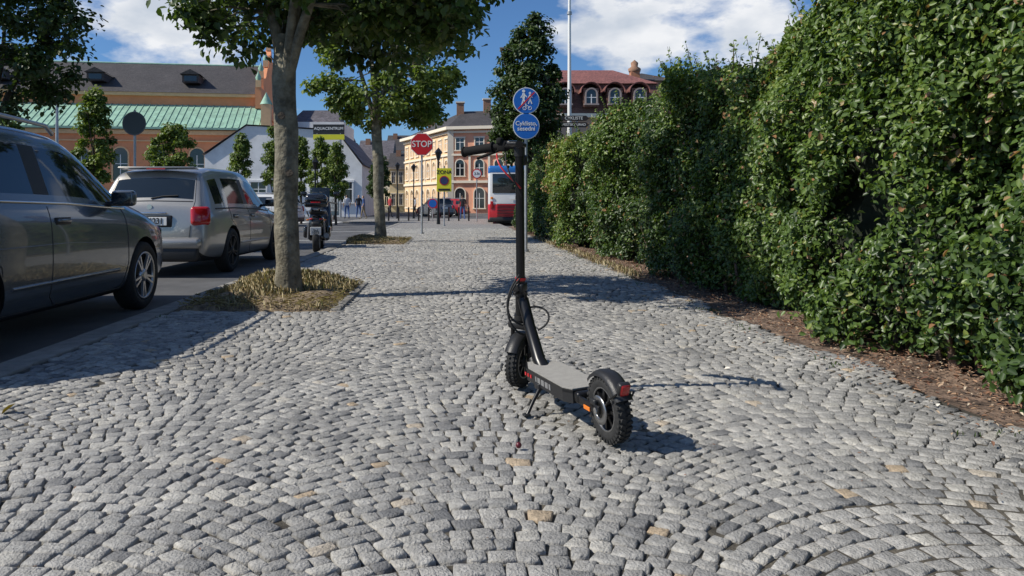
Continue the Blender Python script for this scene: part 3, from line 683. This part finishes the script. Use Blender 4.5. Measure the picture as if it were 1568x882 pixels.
    mb.box((.0,-.045,.36),(.02,.05,.012),blackm,bev=.004); mb.tube([(.03,-.02,.33),(.055,-.05,.34),(.05,-.06,.37)],.006,blackm)
    mb.tube([(0,0,.38),(0,0,.75),(0,0,HB-.02)],[.0215,.0205,.0205],blackm,n=20)
    mb.tube([(0,0,HB-.045),(0,0,HB+.008)],.026,black,n=18)
    mb.tube([(.02,0,HB),(-.05,.004,HB),(-.14,.006,HB-.010)],.016,gripm,n=12)
    mb.tube([(-.14,.006,HB-.010),(-.30,.01,HB-.038)],[.022,.022],gripm,n=14); mb.tube([(-.30,.01,HB-.038),(-.308,.01,HB-.039)],.026,gripm,n=14)
    mb.tube([(-.14,.006,HB-.010),(-.148,.006,HB-.011)],.027,gripm,n=14)
    bd=(FT.to_3x3().inverted()@(Matrix.Rotation(R(-16.3),3,'Z')@Vector((-.10,-1,.0)))).normalized()
    s0=Vector((0,0,HB)); mb.tube([s0,s0+bd*.08],.0125,gripm,n=12); mb.tube([s0+bd*.08,s0+bd*.17],.0165,gripm,n=14)
    mb.box((-.0,-.03,HB+.012),(.07,.08,.022),black,rot=(R(-15),0,0),bev=.008,seg=3); mb.box((0,-.045,HB+.025),(.045,.05,.004),glass,rot=(R(-15),0,0))
    mb.box((-.09,.01,HB-.004),(.05,.045,.05),gripm,bev=.010); mb.tube([(-.09,.03,HB-.01),(-.15,.055,HB-.035),(-.26,.062,HB-.075)],[.010,.008,.007],gripm,n=8)
    mb.box((-.10,-.005,HB+.022),(.03,.03,.03),gripm,bev=.008); mb.box((0,.035,HB-.07),(.04,.035,.05),black,bev=.01); mb.disc((0,.055,HB-.07),.016,.006,white,n=16)
    mb.obj('steering_column',e)
    mb=MB()
    def bez(P,n=16):
        out=[]
        for i in range(n+1):
            t=i/n; a,b,c,d=[Vector(p) for p in P]; out.append(a*(1-t)**3+b*3*t*(1-t)**2+c*3*t*t*(1-t)+d*t**3)
        return out
    mb.tube(bez([(-.02,.78,.56),(-.13,.74,.47),(-.13,.74,.36),(-.02,.78,.32)]),.0048,rubber,n=7)
    mb.tube(bez([(-.01,.80,.54),(-.16,.77,.42),(-.08,.76,.26),(.02,.80,.27)]),.0055,rubber,n=7)
    mb.tube(bez([(.02,.78,.40),(.10,.72,.42),(.12,.70,.33),(.03,.72,.30)]),.0048,rubber,n=7)
    mb.tube(bez([(-.09,.78,1.14),(-.13,.70,1.07),(-.04,.70,1.01),(-.01,.71,.97)]),.004,redp,n=6)
    mb.tube(bez([(-.06,.74,1.14),(-.10,.68,1.05),(-.03,.68,.99),(-.005,.72,.93)]),.004,rubber,n=6)
    mb.obj('cables',e)
kick_scooter()
# ------------------------------------------------------------------ signs
def pole(mb,x,y,z0,z1,r=.03): mb.tube([(x,y,z0),(x,y,z1)],r,steel,n=12); mb.lathe([(r,-.0),(r*1.05,.01),(.001,.02)],black,Matrix.Translation((x,y,z1)),12); mb.tube([(x,y,z0),(x,y,z0+.06)],r*2,steel,n=12)
def bar2(mb,a,b,w,y,mat,th=.003):
    a=Vector(a);b=Vector(b);d=b-a; L_=d.length; ang=math.atan2(d.y,d.x); m=(a+b)/2
    mb.box((m.x,y,m.y),(L_,th,w),mat,rot=(0,-ang,0))
mb=MB(); x,y=1.43,14.0; e=empty('pedestrian_zone_sign'); pole(mb,x,y,-.01,3.12)
for z,r in((2.86,.25),(2.38,.25)):
    mb.disc((x,y-.05,z),r,.012,white,48); mb.disc((x,y-.056,z),r-.014,.006,bluep,48); mb.box((x,y-.03,z),(.2,.03,.04),steel)
    mb.disc((x,y-.043,z),r+.003,.004,steel,48)
def man(cx,cz,s,yy):
    mb.disc((cx,yy,cz+.105*s),.022*s,.003,white,14); bar2(mb,(cx,cz+.075*s),(cx,cz-.0*s),.036*s,yy,white)
    bar2(mb,(cx,cz),(cx-.03*s,cz-.1*s),.018*s,yy-.0005,white); bar2(mb,(cx,cz),(cx+.035*s,cz-.1*s),.018*s,yy-.001,white); bar2(mb,(cx-.04*s,cz+.01*s),(cx,cz+.07*s),.014*s,yy-.0015,white); bar2(mb,(cx+.045*s,cz+.02*s),(cx,cz+.07*s),.014*s,yy-.002,white)
man(x-.05,2.90,1.35,y-.061); man(x+.07,2.90,1.0,y-.061)
for dx_ in(-.03,.07): mb.lathe([(.028,0),(.036,0),(.036,.003),(.028,.003),(.028,0)],white,Matrix.Translation((x+dx_,y-.060,2.72))@XZ,20)
bar2(mb,(x-.03,2.72),(x+.02,2.77),.008,y-.062,white); bar2(mb,(x+.02,2.77),(x+.07,2.72),.008,y-.0625,white)
bar2(mb,(x-.155,2.70),(x+.155,3.02),.026,y-.066,redp)
mb.obj('sign_body',e); text('Cyklisto,\nsesedni',.115,(x,y-.062,2.38),white,e,sp=.85)
mb=MB(); x,y=-.88,22.6; e=empty('stop_sign'); pole(mb,x,y,-.01,3.1)
mb.disc((x,y-.045,2.74),.365,.012,white,8,rot=.5); mb.disc((x,y-.054,2.74),.345,.006,M('stop_red',(.6,.02,.03),.4),8,rot=.5); mb.obj('sign_body',e)
text('STOP',.27,(x,y-.06,2.74),white,e,sx=.92)
mb=MB(); x,y=-.27,31; e=empty('parking_zone_sign'); pole(mb,x,y,-.02,2.5); mb.box((x,y-.05,1.93),(.62,.02,.98),yellow,bev=.004,seg=1); mb.disc((x,y-.065,1.9),.2,.008,redp,32); mb.disc((x,y-.07,1.9),.165,.008,M('navy',(.03,.04,.12),.5),32); mb.box((x,y-.064,1.52),(.5,.006,.09),blackp); mb.obj('sign_body',e)
text('ZONA',.22,(x,y-.065,2.25),blackp,e)
def roundsign(name,x,y,z,r,cols,zt=None,zb=-.1,tx=None):
    mb=MB(); e=empty(name); pole(mb,x,y,zb,zt or z+r+.02)
    for i,(f,c) in enumerate(cols): mb.disc((x,y-.045-.008*i,z),r*f,.008,c,36)
    mb.obj('sign_body',e)
    if tx: text(tx,r*.7,(x,y-.045-.008*len(cols),z),blackp,e)
roundsign('weight_limit_sign',1.35,38,2.48,.26,[(1,redp),(.78,white)],tx='3.5t')
roundsign('no_stopping_sign',-.95,39,.95,.26,[(1,redp),(.8,bluep)],zt=1.3)
roundsign('traffic_sign_back',-7.7,18,2.87,.29,[(1,greysign),(.9,M('sb',(.05,.065,.07),.5))])
mb=MB(); e=empty('direction_sign'); pole(mb,4.45,26.0,-.1,3.95)
brown=M('brown_board',(.035,.022,.018),.5)
for z in(3.93,3.70): mb.ext([(-.55,-.09),(.42,-.09),(.52,0),(.42,.09),(-.55,.09)],.02,brown,Matrix.Translation((4.35,25.95,z))@XZ)
mb.obj('sign_body',e); text('CYKLISTE',.15,(4.33,25.92,3.93),white,e); text('MESTSKY URAD',.12,(4.33,25.92,3.70),white,e)
mb=MB(); mb.tube([(4.35,27,-.1),(4.35,27,5),(4.35,27,9.5)],[.09,.07,.045],white,n=14); mb.tube([(4.35,27,7.85),(4.35,27,7.95)],.09,steel,n=14); mb.tube([(4.35,27,9.4),(4.1,26.7,9.6),(3.4,26,9.6)],.03,steel); mb.box((3.2,25.8,9.58),(.5,.25,.1),steel,rot=(0,0,R(45)),bev=.03); mb.obj('street_lamp')
mb=MB(); mb.tube([(-16,30,-.1),(-16,30,5.3)],[.08,.05],steel,n=10); mb.box((-15.8,30,5.3),(.7,.2,.1),steel,bev=.03); mb.obj('street_lamp')
def lantern(x,y,h):
    mb=MB(); mb.tube([(x,y,-.1),(x,y,.8),(x,y,h)],[.09,.05,.035],blackm,n=10); mb.lathe([(.06,0),(.15,.35),(.19,.36),(.08,.5),(.001,.58)],blackm,Matrix.Translation((x,y,h)),6,False); mb.lathe([(.065,.02),(.145,.33)],white,Matrix.Translation((x,y,h+.002)),6,False); mb.obj('street_lantern')
lantern(-.55,33.5,2.9); lantern(-6.6,36,2.6); lantern(-3.6,50,3.2); lantern(-2.6,52,3.2)
mb=MB(); mb.box((-7.1,44,1.2),(.9,.12,1.9),M('info_frame',(.25,.33,.33),.3),bev=.02); mb.box((-7.1,43.93,1.25),(.78,.02,1.5),M('poster',(.5,.52,.5),.4,var=.5,vs=4)); mb.tube([(-7.1,44,-.1),(-7.1,44,.4)],.05,steel); mb.obj('info_panel')
mb=MB()
for i in range(9): mb.tube([(-3.4+i*.55,40.5,-.1),(-3.4+i*.55,40.5,.75)],.045,blackm,n=10)
mb.obj('bollards')
wm=M('road_marking',(.62,.62,.58),.7,var=.15,vs=8); mb=MB()
for i in range(7): mb.box((-8.2+i*.9,41,-.097),(.45,3,.004),wm)
mb.box((-5,20.5,-.097),(5,.12,.004),wm); mb.box((-5,27,-.097),(5,.12,.004),wm); mb.box((-6.9,14,-.096),(.12,30,.004),wm); mb.obj('road_marking')
# ------------------------------------------------------------------ bus
e=empty('city_bus',(3.0,34.3,-.10),R(-3)); mb=MB()
wb=M('bus_white',(.7,.7,.7),.3,coat=.5); rb=M('bus_red',(.55,.02,.03),.35,coat=.5); bb=M('bus_blue',(.02,.14,.42),.35,coat=.5)
mb.box((0,6,1.45),(2.5,12,2.35),wb,bev=.12,seg=3)
mb.box((0,6,.66),(2.52,12.03,.80),rb,bev=.10,seg=3); mb.box((0,6,2.60),(2.52,12.02,.42),bb,bev=.12,seg=3)
mb.box((0,-.006,1.98),(2.1,.04,.90),glass,bev=.012)
gr=M('bus_dark_red',(.2,.01,.012),.5)
for i in range(9): mb.box((.05,-.03,.42+i*.075),(1.8,.02,.024),gr if i%2 else blackp)
for sg in(-1,1):
    mb.box((sg*1.08,-.03,.98),(.14,.03,.34),redl,bev=.01); mb.box((sg*1.08,-.03,1.3),(.12,.03,.1),orangel,bev=.01)
    mb.box((sg*1.252,6,1.90),(.03,11,.90),glass,bev=.008)
    for yy in(2.0,4.2,6.4,8.6): mb.box((sg*1.262,yy,1.90),(.02,.07,.90),black)
    make_wheel(mb,(sg*1.14,3.2,.48),.48,.26,sg); make_wheel(mb,(sg*1.14,9.3,.48),.48,.26,sg)
mb.box((0,-.05,.30),(2.4,.14,.20),black,bev=.04); mb.box((0,-.05,1.3),(.5,.01,.11),white)
mb.obj('bus_body',e)
# ------------------------------------------------------------------ buildings
def win(mb,F,x,z,w,h,fr,arch=False,mull=True,d=.14):
    mb.box((x,-.02,z+h/2),(w,.08,h),glass,T=F); fw=.12
    for sx_ in(-1,1): mb.box((x+sx_*(w/2+fw/2),-d/2,z+h/2),(fw,d,h),fr,T=F)
    mb.box((x,-d*.75,z-.07),(w+.4,d*1.5,.12),fr,T=F)
    if arch:
        n=10
        for i in range(n):
            a0,a1=math.pi*i/n,math.pi*(i+1)/n
            o=[(x+math.cos(a)*r_,z+h+math.sin(a)*r_) for a,r_ in((a0,w/2),(a0,w/2+fw),(a1,w/2+fw),(a1,w/2))]
            mb.add([(p[0],-d,p[1]) for p in o]+[(p[0],0,p[1]) for p in o],[(0,1,2,3),(0,4,5,1),(2,6,7,3),(0,3,7,4),(1,5,6,2)],fr,False,F)
        mb.add([(x,-.06,z+h)]+[(x+math.cos(math.pi*i/n)*w/2,-.06,z+h+math.sin(math.pi*i/n)*w/2) for i in range(n+1)],[(0,i+1,i+2) for i in range(n)],glass,False,F)
    else: mb.box((x,-d*.6,z+h+.09),(w+.35,d*1.2,.16),fr,T=F)
    if mull: mb.box((x,-.07,z+h/2),(.07,.03,h),white,T=F); mb.box((x,-.072,z+h*.65),(w,.03,.06),white,T=F)
def frame(p,u):
    u=Vector((u[0],u[1],0)).normalized(); n=Vector((-u.y,u.x,0))
    return Matrix(((u.x,n.x,0,p[0]),(u.y,n.y,0,p[1]),(0,0,1,p[2] if len(p)>2 else 0),(0,0,0,1)))
def prism(mb,poly,z0,z1,mat):
    n=len(poly); mb.add([(x,y,z0) for x,y in poly]+[(x,y,z1) for x,y in poly],[(i,(i+1)%n,n+(i+1)%n,n+i) for i in range(n)]+[list(range(n,2*n))],mat)
ochre=M('ochre_render',(.76,.31,.15),.9,var=.10,vs=.6,bump=.2); ochre2=M('ochre_trim',(.80,.50,.27),.85,var=.08,vs=2)
def tiles(name,col,sc=4,var=.3):
    m,nt,b=nodes(name); N=nt.nodes; L=nt.links; tc=N.new('ShaderNodeTexCoord'); br=N.new('ShaderNodeTexBrick')
    sep=N.new('ShaderNodeSeparateXYZ'); cmb=N.new('ShaderNodeCombineXYZ'); L.new(tc.outputs['Object'],sep.inputs[0]); L.new(sep.outputs[0],cmb.inputs[0]); L.new(sep.outputs[2],cmb.inputs[1])
    L.new(cmb.outputs[0],br.inputs['Vector']); br.inputs['Scale'].default_value=sc
    br.inputs['Color1'].default_value=(*[c*(1-var) for c in col],1); br.inputs['Color2'].default_value=(*[c*(1+var) for c in col],1); br.inputs['Mortar'].default_value=(*[c*.4 for c in col],1)
    n=N.new('ShaderNodeTexNoise'); n.inputs['Scale'].default_value=.6; n.inputs['Detail'].default_value=6; L.new(tc.outputs['Object'],n.inputs['Vector'])
    mr=N.new('ShaderNodeMapRange'); mr.inputs[3].default_value=.6; mr.inputs[4].default_value=1.4; L.new(n.outputs['Fac'],mr.inputs[0])
    sc_=N.new('ShaderNodeVectorMath'); sc_.operation='SCALE'; L.new(br.outputs['Color'],sc_.inputs[0]); L.new(mr.outputs[0],sc_.inputs['Scale']); L.new(sc_.outputs[0],b.inputs['Base Color'])
    b.inputs['Roughness'].default_value=.75; return m
slate=tiles('slate_roof',(.060,.054,.054)); redroof=tiles('red_roof',(.24,.095,.08)); brownsh=tiles('brown_shingle',(.17,.085,.065)); greyroof=tiles('grey_roof',(.12,.11,.125),2)
copper=M('copper_patina',(.28,.46,.35),.7,var=.2,vs=1.5)
e=empty('ochre_market_hall',(-17.4,70,-.1),R(8)); mb=MB(); Lh=32
mb.box((-Lh/2,2,4.1),(Lh,4,8.2),ochre); mb.box((-Lh/2-.5,13,6),(Lh-1,18,12),ochre)
mb.add([(-Lh,-.6,8.15),(0.1,-.6,8.15),(0.1,4,10.8),(-Lh,4,10.8),(-Lh,-.6,7.95),(.1,-.6,7.95)],[(0,1,2,3),(4,5,1,0)],copper)
for i in range(54): x=-.2-i*.6; mb.add([(x,-.6,8.15),(x+.06,-.6,8.15),(x+.06,4,10.8),(x,4,10.8),(x,-.6,8.22),(x+.06,-.6,8.22),(x+.06,4,10.87),(x,4,10.87)],[(4,5,6,7),(0,4,7,3),(1,2,6,5)],copper)
mb.box((-Lh/2,-.1,7.7),(Lh,.35,.4),ochre2); mb.box((-Lh/2-.5,3.9,11.8),(Lh-1,.6,.3),ochre2); mb.box((-Lh/2,-.06,6.9),(Lh,.2,.12),ochre2)
mb.add([(-Lh,3.5,11.95),(-1.5,3.5,11.95),(-1.5,13,16.4),(-Lh+3,13,16.4),(-1.5,22,11.95),(-Lh,22,11.95)],[(0,1,2,3),(3,2,4,5),(0,3,5)],slate)
mb.tube([(-Lh+3,13,16.42),(-1.5,13,16.42)],.12,copper,n=6)
for x in(-26,-17,-8):
    mb.box((x,6.2,13.6),(1.6,2.6,.8),slate); mb.box((x,4.9,13.6),(1.2,.04,.5),glass)
    mb.add([(x-1,4.7,14.0),(x+1,4.7,14.0),(x,4.7,14.5),(x-1,8,14.0),(x+1,8,14.0),(x,8,14.5)],[(0,1,2),(0,2,5,3),(1,4,5,2)],slate)
gp=[(3.2,10.5),(3.2,12.6),(5.2,12.6),(5.2,13.8),(7.4,14.2),(9.2,15.6),(10.2,15.8),(10.6,17.2),(11.8,17.2),(13,18.3),(14.2,17.2),(15.4,17.2),(15.8,15.8),(18.6,13.8),(20.8,12.6),(22.8,12.6),(22.8,10.5)]
mb.ext(gp,.6,ochre,Matrix(((0,0,1,-1.5),(1,0,0,0),(0,1,0,0),(0,0,0,1))))
for a,b in((3.4,12.6),(5.6,13.9),(9.9,15.8),(13,18.2)): mb.box((-1.2,a,b+.35),(.5,.5,.7),ochre2); mb.lathe([(.22,0),(.3,.3),(.1,.7),(.001,1.0)],copper,Matrix.Translation((-1.2,a,b+.7)),8)
mb.box((-.1,.2,5.2),(.9,.9,10.6),ochre2); mb.lathe([(.6,0),(.3,.6),(.001,1.2)],copper,Matrix.Translation((-.1,.2,10.5)),8)
for i in range(9): win(mb,Matrix.Identity(4),-3-i*3.4,3.2,1.3,2.4,ochre2,True)
mb.obj('hall_structure',e)
e=empty('white_workshop',(0,0,-.1)); mb=MB(); wr=M('white_render',(.72,.72,.71),.9,var=.1,vs=1)
mb.ext([(-20,0),(-7.2,0),(-7.2,4.2),(-9.3,7.0),(-16.6,7.4),(-20,5.0)],14,wr,Matrix.Translation((0,74,0))@XZ)
mb.add([(-20.2,59.8,5.05),(-16.6,59.8,7.5),(-9.3,59.8,7.1),(-7.0,59.8,4.2),(-20.2,74,5.05),(-16.6,74,7.5),(-9.3,74,7.1),(-7.0,74,4.2)],[(0,1,5,4),(1,2,6,5),(2,3,7,6)],greyroof)
for x in(-18,-15.6,-13.2,-10.8,-8.6): win(mb,Matrix.Translation((0,60,0)),x,1.2,1.2,1.6,wr)
mb.box((-14,80,7),(6,8,5),wr); mb.add([(-17.5,75,8.3),(-11,75,8.3),(-12.2,80,11.2),(-16,80,11.2),(-11,86,8.3),(-17.5,86,8.3)],[(0,1,2,3),(1,4,2),(0,3,5),(3,2,4,5)],greyroof)
mb.obj('walls_and_roof',e)
e=empty('billboard'); mb=MB(); mb.box((-9.4,57,6.7),(2.4,.15,.75),blackp); mb.box((-9.4,56.99,6.1),(2.4,.16,.4),yellow); mb.tube([(-10.3,57,-.1),(-10.3,57,6.4)],.08,steel); mb.tube([(-8.5,57,-.1),(-8.5,57,6.4)],.08,steel); mb.obj('panel',e)
text('AQUACENTRUM',.30,(-9.4,56.9,6.75),white,e)
pink=M('salmon_render',(.80,.40,.26),.9,var=.06,vs=1); cream=M('cream_render',(.80,.56,.34),.9,var=.06,vs=1); trimw=M('cream_trim',(.82,.74,.60),.8)
e=empty('corner_townhouse',(0,0,-.1)); mb=MB()
poly=[(0,85),(11,82.6),(12,100),(-6.2,101)]; prism(mb,poly,0,9.7,pink)
FR=frame((0,85),(11,-2.4)); FL=frame((-6.2,101),(6.2,-16)); LL=math.hypot(6.2,16); LR=math.hypot(11,2.4)
mb.box((LL/2,-.03,4.85),(LL,.06,9.68),cream,T=FL)
for F_,l in((FR,LR),(FL,LL)):
    mb.box((l/2,-.3,9.75),(l+.7,.8,.35),trimw,T=F_); mb.box((l/2,-.12,9.3),(l+.2,.3,.25),trimw,T=F_); mb.box((l/2,-.1,6.7),(l,.25,.22),trimw,T=F_); mb.box((l/2,-.1,3.6),(l,.3,.28),trimw,T=F_)
    k=int(l/2.05)
    for i in range(k):
        x=(i+.5)*l/k
        win(mb,F_,x,7.25,.95,1.35,trimw); win(mb,F_,x,4.3,.95,1.35,trimw,True); win(mb,F_,x,.6,1.15,1.7,trimw,True)
        mb.box((x+l/k/2,-.08,5.1),(.25,.14,3),trimw,T=F_)
mb.box((0,85.1,4.9),(.7,.7,9.6),trimw)
mb.add([(-.3,84.4,9.9),(11.5,82.0,9.9),(12.4,100.4,9.9),(-6.8,101.5,9.9),(1.6,92,12.6),(8.5,91,12.6)],[(0,1,5,4),(1,2,5),(2,3,4,5),(3,0,4)],slate)
bc=M('brick_chimney',(.3,.17,.11),.9,var=.2,vs=8)
for x,y,h in((1.2,91,13.4),(4.5,91,13.8),(-2.5,97,12.6)): mb.box((x,y,h-1.2),(.9,.9,2.6),bc); mb.box((x,y,h+.15),(1.1,1.1,.15),trimw)
mb.obj('walls_and_roof',e)
def house(name,x0,x1,y,h,rh,wm_,rm,dep=10,floors=2,nw=3,wtrim=trimw):
    e=empty(name,(0,0,-.1)); mb=MB(); mb.box(((x0+x1)/2,y+dep/2,h/2),(x1-x0,dep,h),wm_)
    mb.add([(x0-.3,y-.4,h),(x1+.3,y-.4,h),(x1+.3,y+dep/2,h+rh),(x0-.3,y+dep/2,h+rh),(x0-.3,y+dep+.4,h),(x1+.3,y+dep+.4,h)],[(0,1,2,3),(3,2,5,4),(0,3,4),(1,5,2)],rm)
    mb.box(((x0+x1)/2,y-.15,h-.12),(x1-x0+.3,.35,.24),wtrim)
    for f in range(floors):
        for i in range(nw): win(mb,Matrix.Translation((0,y,0)),x0+(i+.5)*(x1-x0)/nw,.9+f*(h/floors),(x1-x0)/nw*.42,h/floors*.5,wtrim)
    mb.box((x0+1,y+dep*.4,h+rh*.8),(.7,.7,1.6),bc); mb.obj('walls_and_roof',e)
house('yellow_townhouse',-8.6,-5.4,104,6.2,2.4,M('yellow_render',(.76,.64,.40),.9),slate,nw=3)
house('grey_townhouse',-13.5,-8.8,108,7.6,3.2,M('grey_render',(.55,.55,.55),.9),greyroof,nw=4)
house('white_townhouse',-10.2,-6.8,119,9.6,3,wr,slate,nw=3,floors=3)
house('cream_townhouse',-24,-14,112,7,3,cream,redroof,nw=6)
e=empty('mansard_house',(0,0,-.1)); mb=MB()
bx0,bx1=7.2,17.5; prism(mb,[(bx0,60),(bx1,60),(bx1,74),(bx0,74)],0,8.2,M('tan_render',(.42,.30,.22),.9))
mb.box(((bx0+bx1)/2,59.9,8.2),(bx1-bx0+.5,.8,.3),trimw)
a,b=.7,10.9
mb.add([(bx0-.2,59.7,8.35),(bx1+.2,59.7,8.35),(bx1+.2,74.2,8.35),(bx0-.2,74.2,8.35),(bx0+a,60.6,b),(bx1-a,60.6,b),(bx1-a,73.4,b),(bx0+a,73.4,b)],[(0,1,5,4),(1,2,6,5),(2,3,7,6),(3,0,4,7)],brownsh)
mb.add([(bx0+a-.2,60.3,b),(bx1-a+.2,60.3,b),(bx1-a+.2,73.7,b),(bx0+a-.2,73.7,b),(bx0+2.2,66,13.0),(bx1-3,66,13.0)],[(0,1,5,4),(1,2,5),(2,3,4,5),(3,0,4)],redroof)
dt=M('dormer_trim',(.33,.27,.25),.8)
for x in(9.2,11.3,13.2,15.2):
    mb.box((x,59.95,9.6),(1.25,1.3,1.5),brownsh); win(mb,Matrix.Translation((0,59.28,0)),x,9.1,.8,.75,dt,True)
    mb.lathe([(.85,0),(.85,1.5),(.78,1.5),(.78,0),(.85,0)],redroof,Matrix.Translation((x,59.15,10.0))@Matrix.Rotation(R(-90),4,'X'),12,True,(math.pi,2*math.pi))
for i in range(5): win(mb,Matrix.Translation((0,60,0)),8.3+i*2.05,4.6,1.0,1.7,trimw); win(mb,Matrix.Translation((0,60,0)),8.3+i*2.05,1.2,1.0,1.7,trimw)
mb.obj('walls_and_roof',e)
e=empty('orange_turret_house',(0,0,-.1)); mb=MB(); mb.box((18.6,72,6.2),(5,8,12.4),bc); mb.box((16.9,67.8,6.6),(.8,.8,13.2),M('turret_orange',(.45,.20,.11),.9,var=.15,vs=3)); mb.lathe([(.55,0),(.6,.25),(.3,.45),(.35,.8),(.001,1.1)],bc,Matrix.Translation((16.9,67.8,13.2)),8); mb.add([(15.8,67.8,12.4),(21.3,67.8,12.4),(18.6,72,13.8),(15.8,76.2,12.4),(21.3,76.2,12.4)],[(0,1,2),(1,4,2),(4,3,2),(3,0,2)],slate); mb.obj('walls_and_roof',e)
house('long_slate_house',18.5,34,66,9.5,3.5,cream,slate,nw=7)
n=9000; x=rng.uniform(-160,160,n); y=rng.uniform(135,165,n); z=rng.random(n)*(5+2.5*np.sin(x*.13)+1.5*np.sin(x*.41)); C=np.stack([x,y,z],1)
leaves('distant_treeline',C,rng.normal(size=(n,3))+np.array([0,-1,.6]),rng.uniform(1,2.2,n),darkm,rng.random(n))
# ------------------------------------------------------------------ people
def person(name,loc,rz,h,shirt,pants,skin,hair,step=.18):
    e=empty(name,loc,rz); s=h/1.75
    J={'pel':(0,0,.95),'spi':(0,0,1.12),'che':(0,.01,1.32),'nec':(0,.01,1.47),'hed':(0,.03,1.56),'hd2':(0,.03,1.68),
    'hl':(-.10,0,.90),'kl':(-.10,step*.6,.50),'al':(-.10,step,.09),'tl':(-.11,step+.16,.03),'hr':(.10,0,.90),'kr':(.10,-step*.3,.50),'ar':(.10,-step*1.3,.10),'tr':(.11,-step*1.3+.15,.03),
    'sl':(-.18,.01,1.40),'el':(-.24,-.06,1.13),'wl':(-.23,.04,.90),'fl':(-.22,.09,.79),'sr':(.18,.01,1.40),'er':(.24,-.02,1.13),'wr':(.24,.12,.92),'fr':(.23,.17,.82)}
    rad={'pel':(.15,.11),'spi':(.13,.10),'che':(.16,.11),'nec':(.055,.055),'hed':(.075,.09),'hd2':(.07,.085),'hl':(.09,.09),'kl':(.06,.06),'al':(.04,.045),'tl':(.04,.03),'hr':(.09,.09),'kr':(.06,.06),'ar':(.04,.045),'tr':(.04,.03),
    'sl':(.06,.06),'el':(.043,.043),'wl':(.03,.03),'fl':(.03,.02),'sr':(.06,.06),'er':(.043,.043),'wr':(.03,.03),'fr':(.03,.02)}
    ks=list(J); E=[('pel','spi'),('spi','che'),('che','nec'),('nec','hed'),('hed','hd2'),('pel','hl'),('hl','kl'),('kl','al'),('al','tl'),('pel','hr'),('hr','kr'),('kr','ar'),('ar','tr'),('che','sl'),('sl','el'),('el','wl'),('wl','fl'),('che','sr'),('sr','er'),('er','wr'),('wr','fr')]
    me=bpy.data.meshes.new('figure'); me.from_pydata([tuple(c*s for c in J[k]) for k in ks],[(ks.index(a),ks.index(b)) for a,b in E],[])
    o=bpy.data.objects.new('figure',me); COL.objects.link(o); o.modifiers.new('sk','SKIN'); ss=o.modifiers.new('su','SUBSURF'); ss.levels=2
    for i,k in enumerate(ks): v=me.skin_vertices[0].data[i]; v.radius=tuple(r*s for r in rad[k]); v.use_root=(i==0)
    bpy.context.view_layer.update(); nm=bpy.data.meshes.new_from_object(o.evaluated_get(bpy.context.evaluated_depsgraph_get())); o.modifiers.clear(); o.data=nm
    for m in(shirt,pants,skin,hair): nm.materials.append(m)
    for p in nm.polygons:
        c=p.center/s; p.use_smooth=True
        p.material_index=3 if (c.z>1.66 or (c.z>1.52 and c.y<.0)) else 2 if c.z>1.47 or (abs(c.x)>.17 and c.z<1.12 and c.z>.7) else 0 if c.z>.93 else 1 if c.z>.08 else 3
    o.parent=e; return e
sk=M('skin',(.45,.27,.19),.6); hr=M('hair',(.04,.025,.015),.7)
cl_=[M('cloth_white',(.6,.6,.62),.8),M('cloth_blue',(.05,.1,.25),.8),M('cloth_black',(.03,.03,.035),.8),M('cloth_red',(.4,.05,.05),.8),M('cloth_khaki',(.25,.2,.13),.8)]
for x,y,rz,a,b in((-7.3,52,20,0,1),(-6.6,53,200,2,1),(-5.9,50,90,1,4),(-4.6,56,-60,3,2),(.75,46,10,2,1),(-2.9,60,100,0,2)):
    person('pedestrian',(x,y,-.10),R(rz),random.uniform(1.62,1.8),cl_[a],cl_[b],sk,hr)
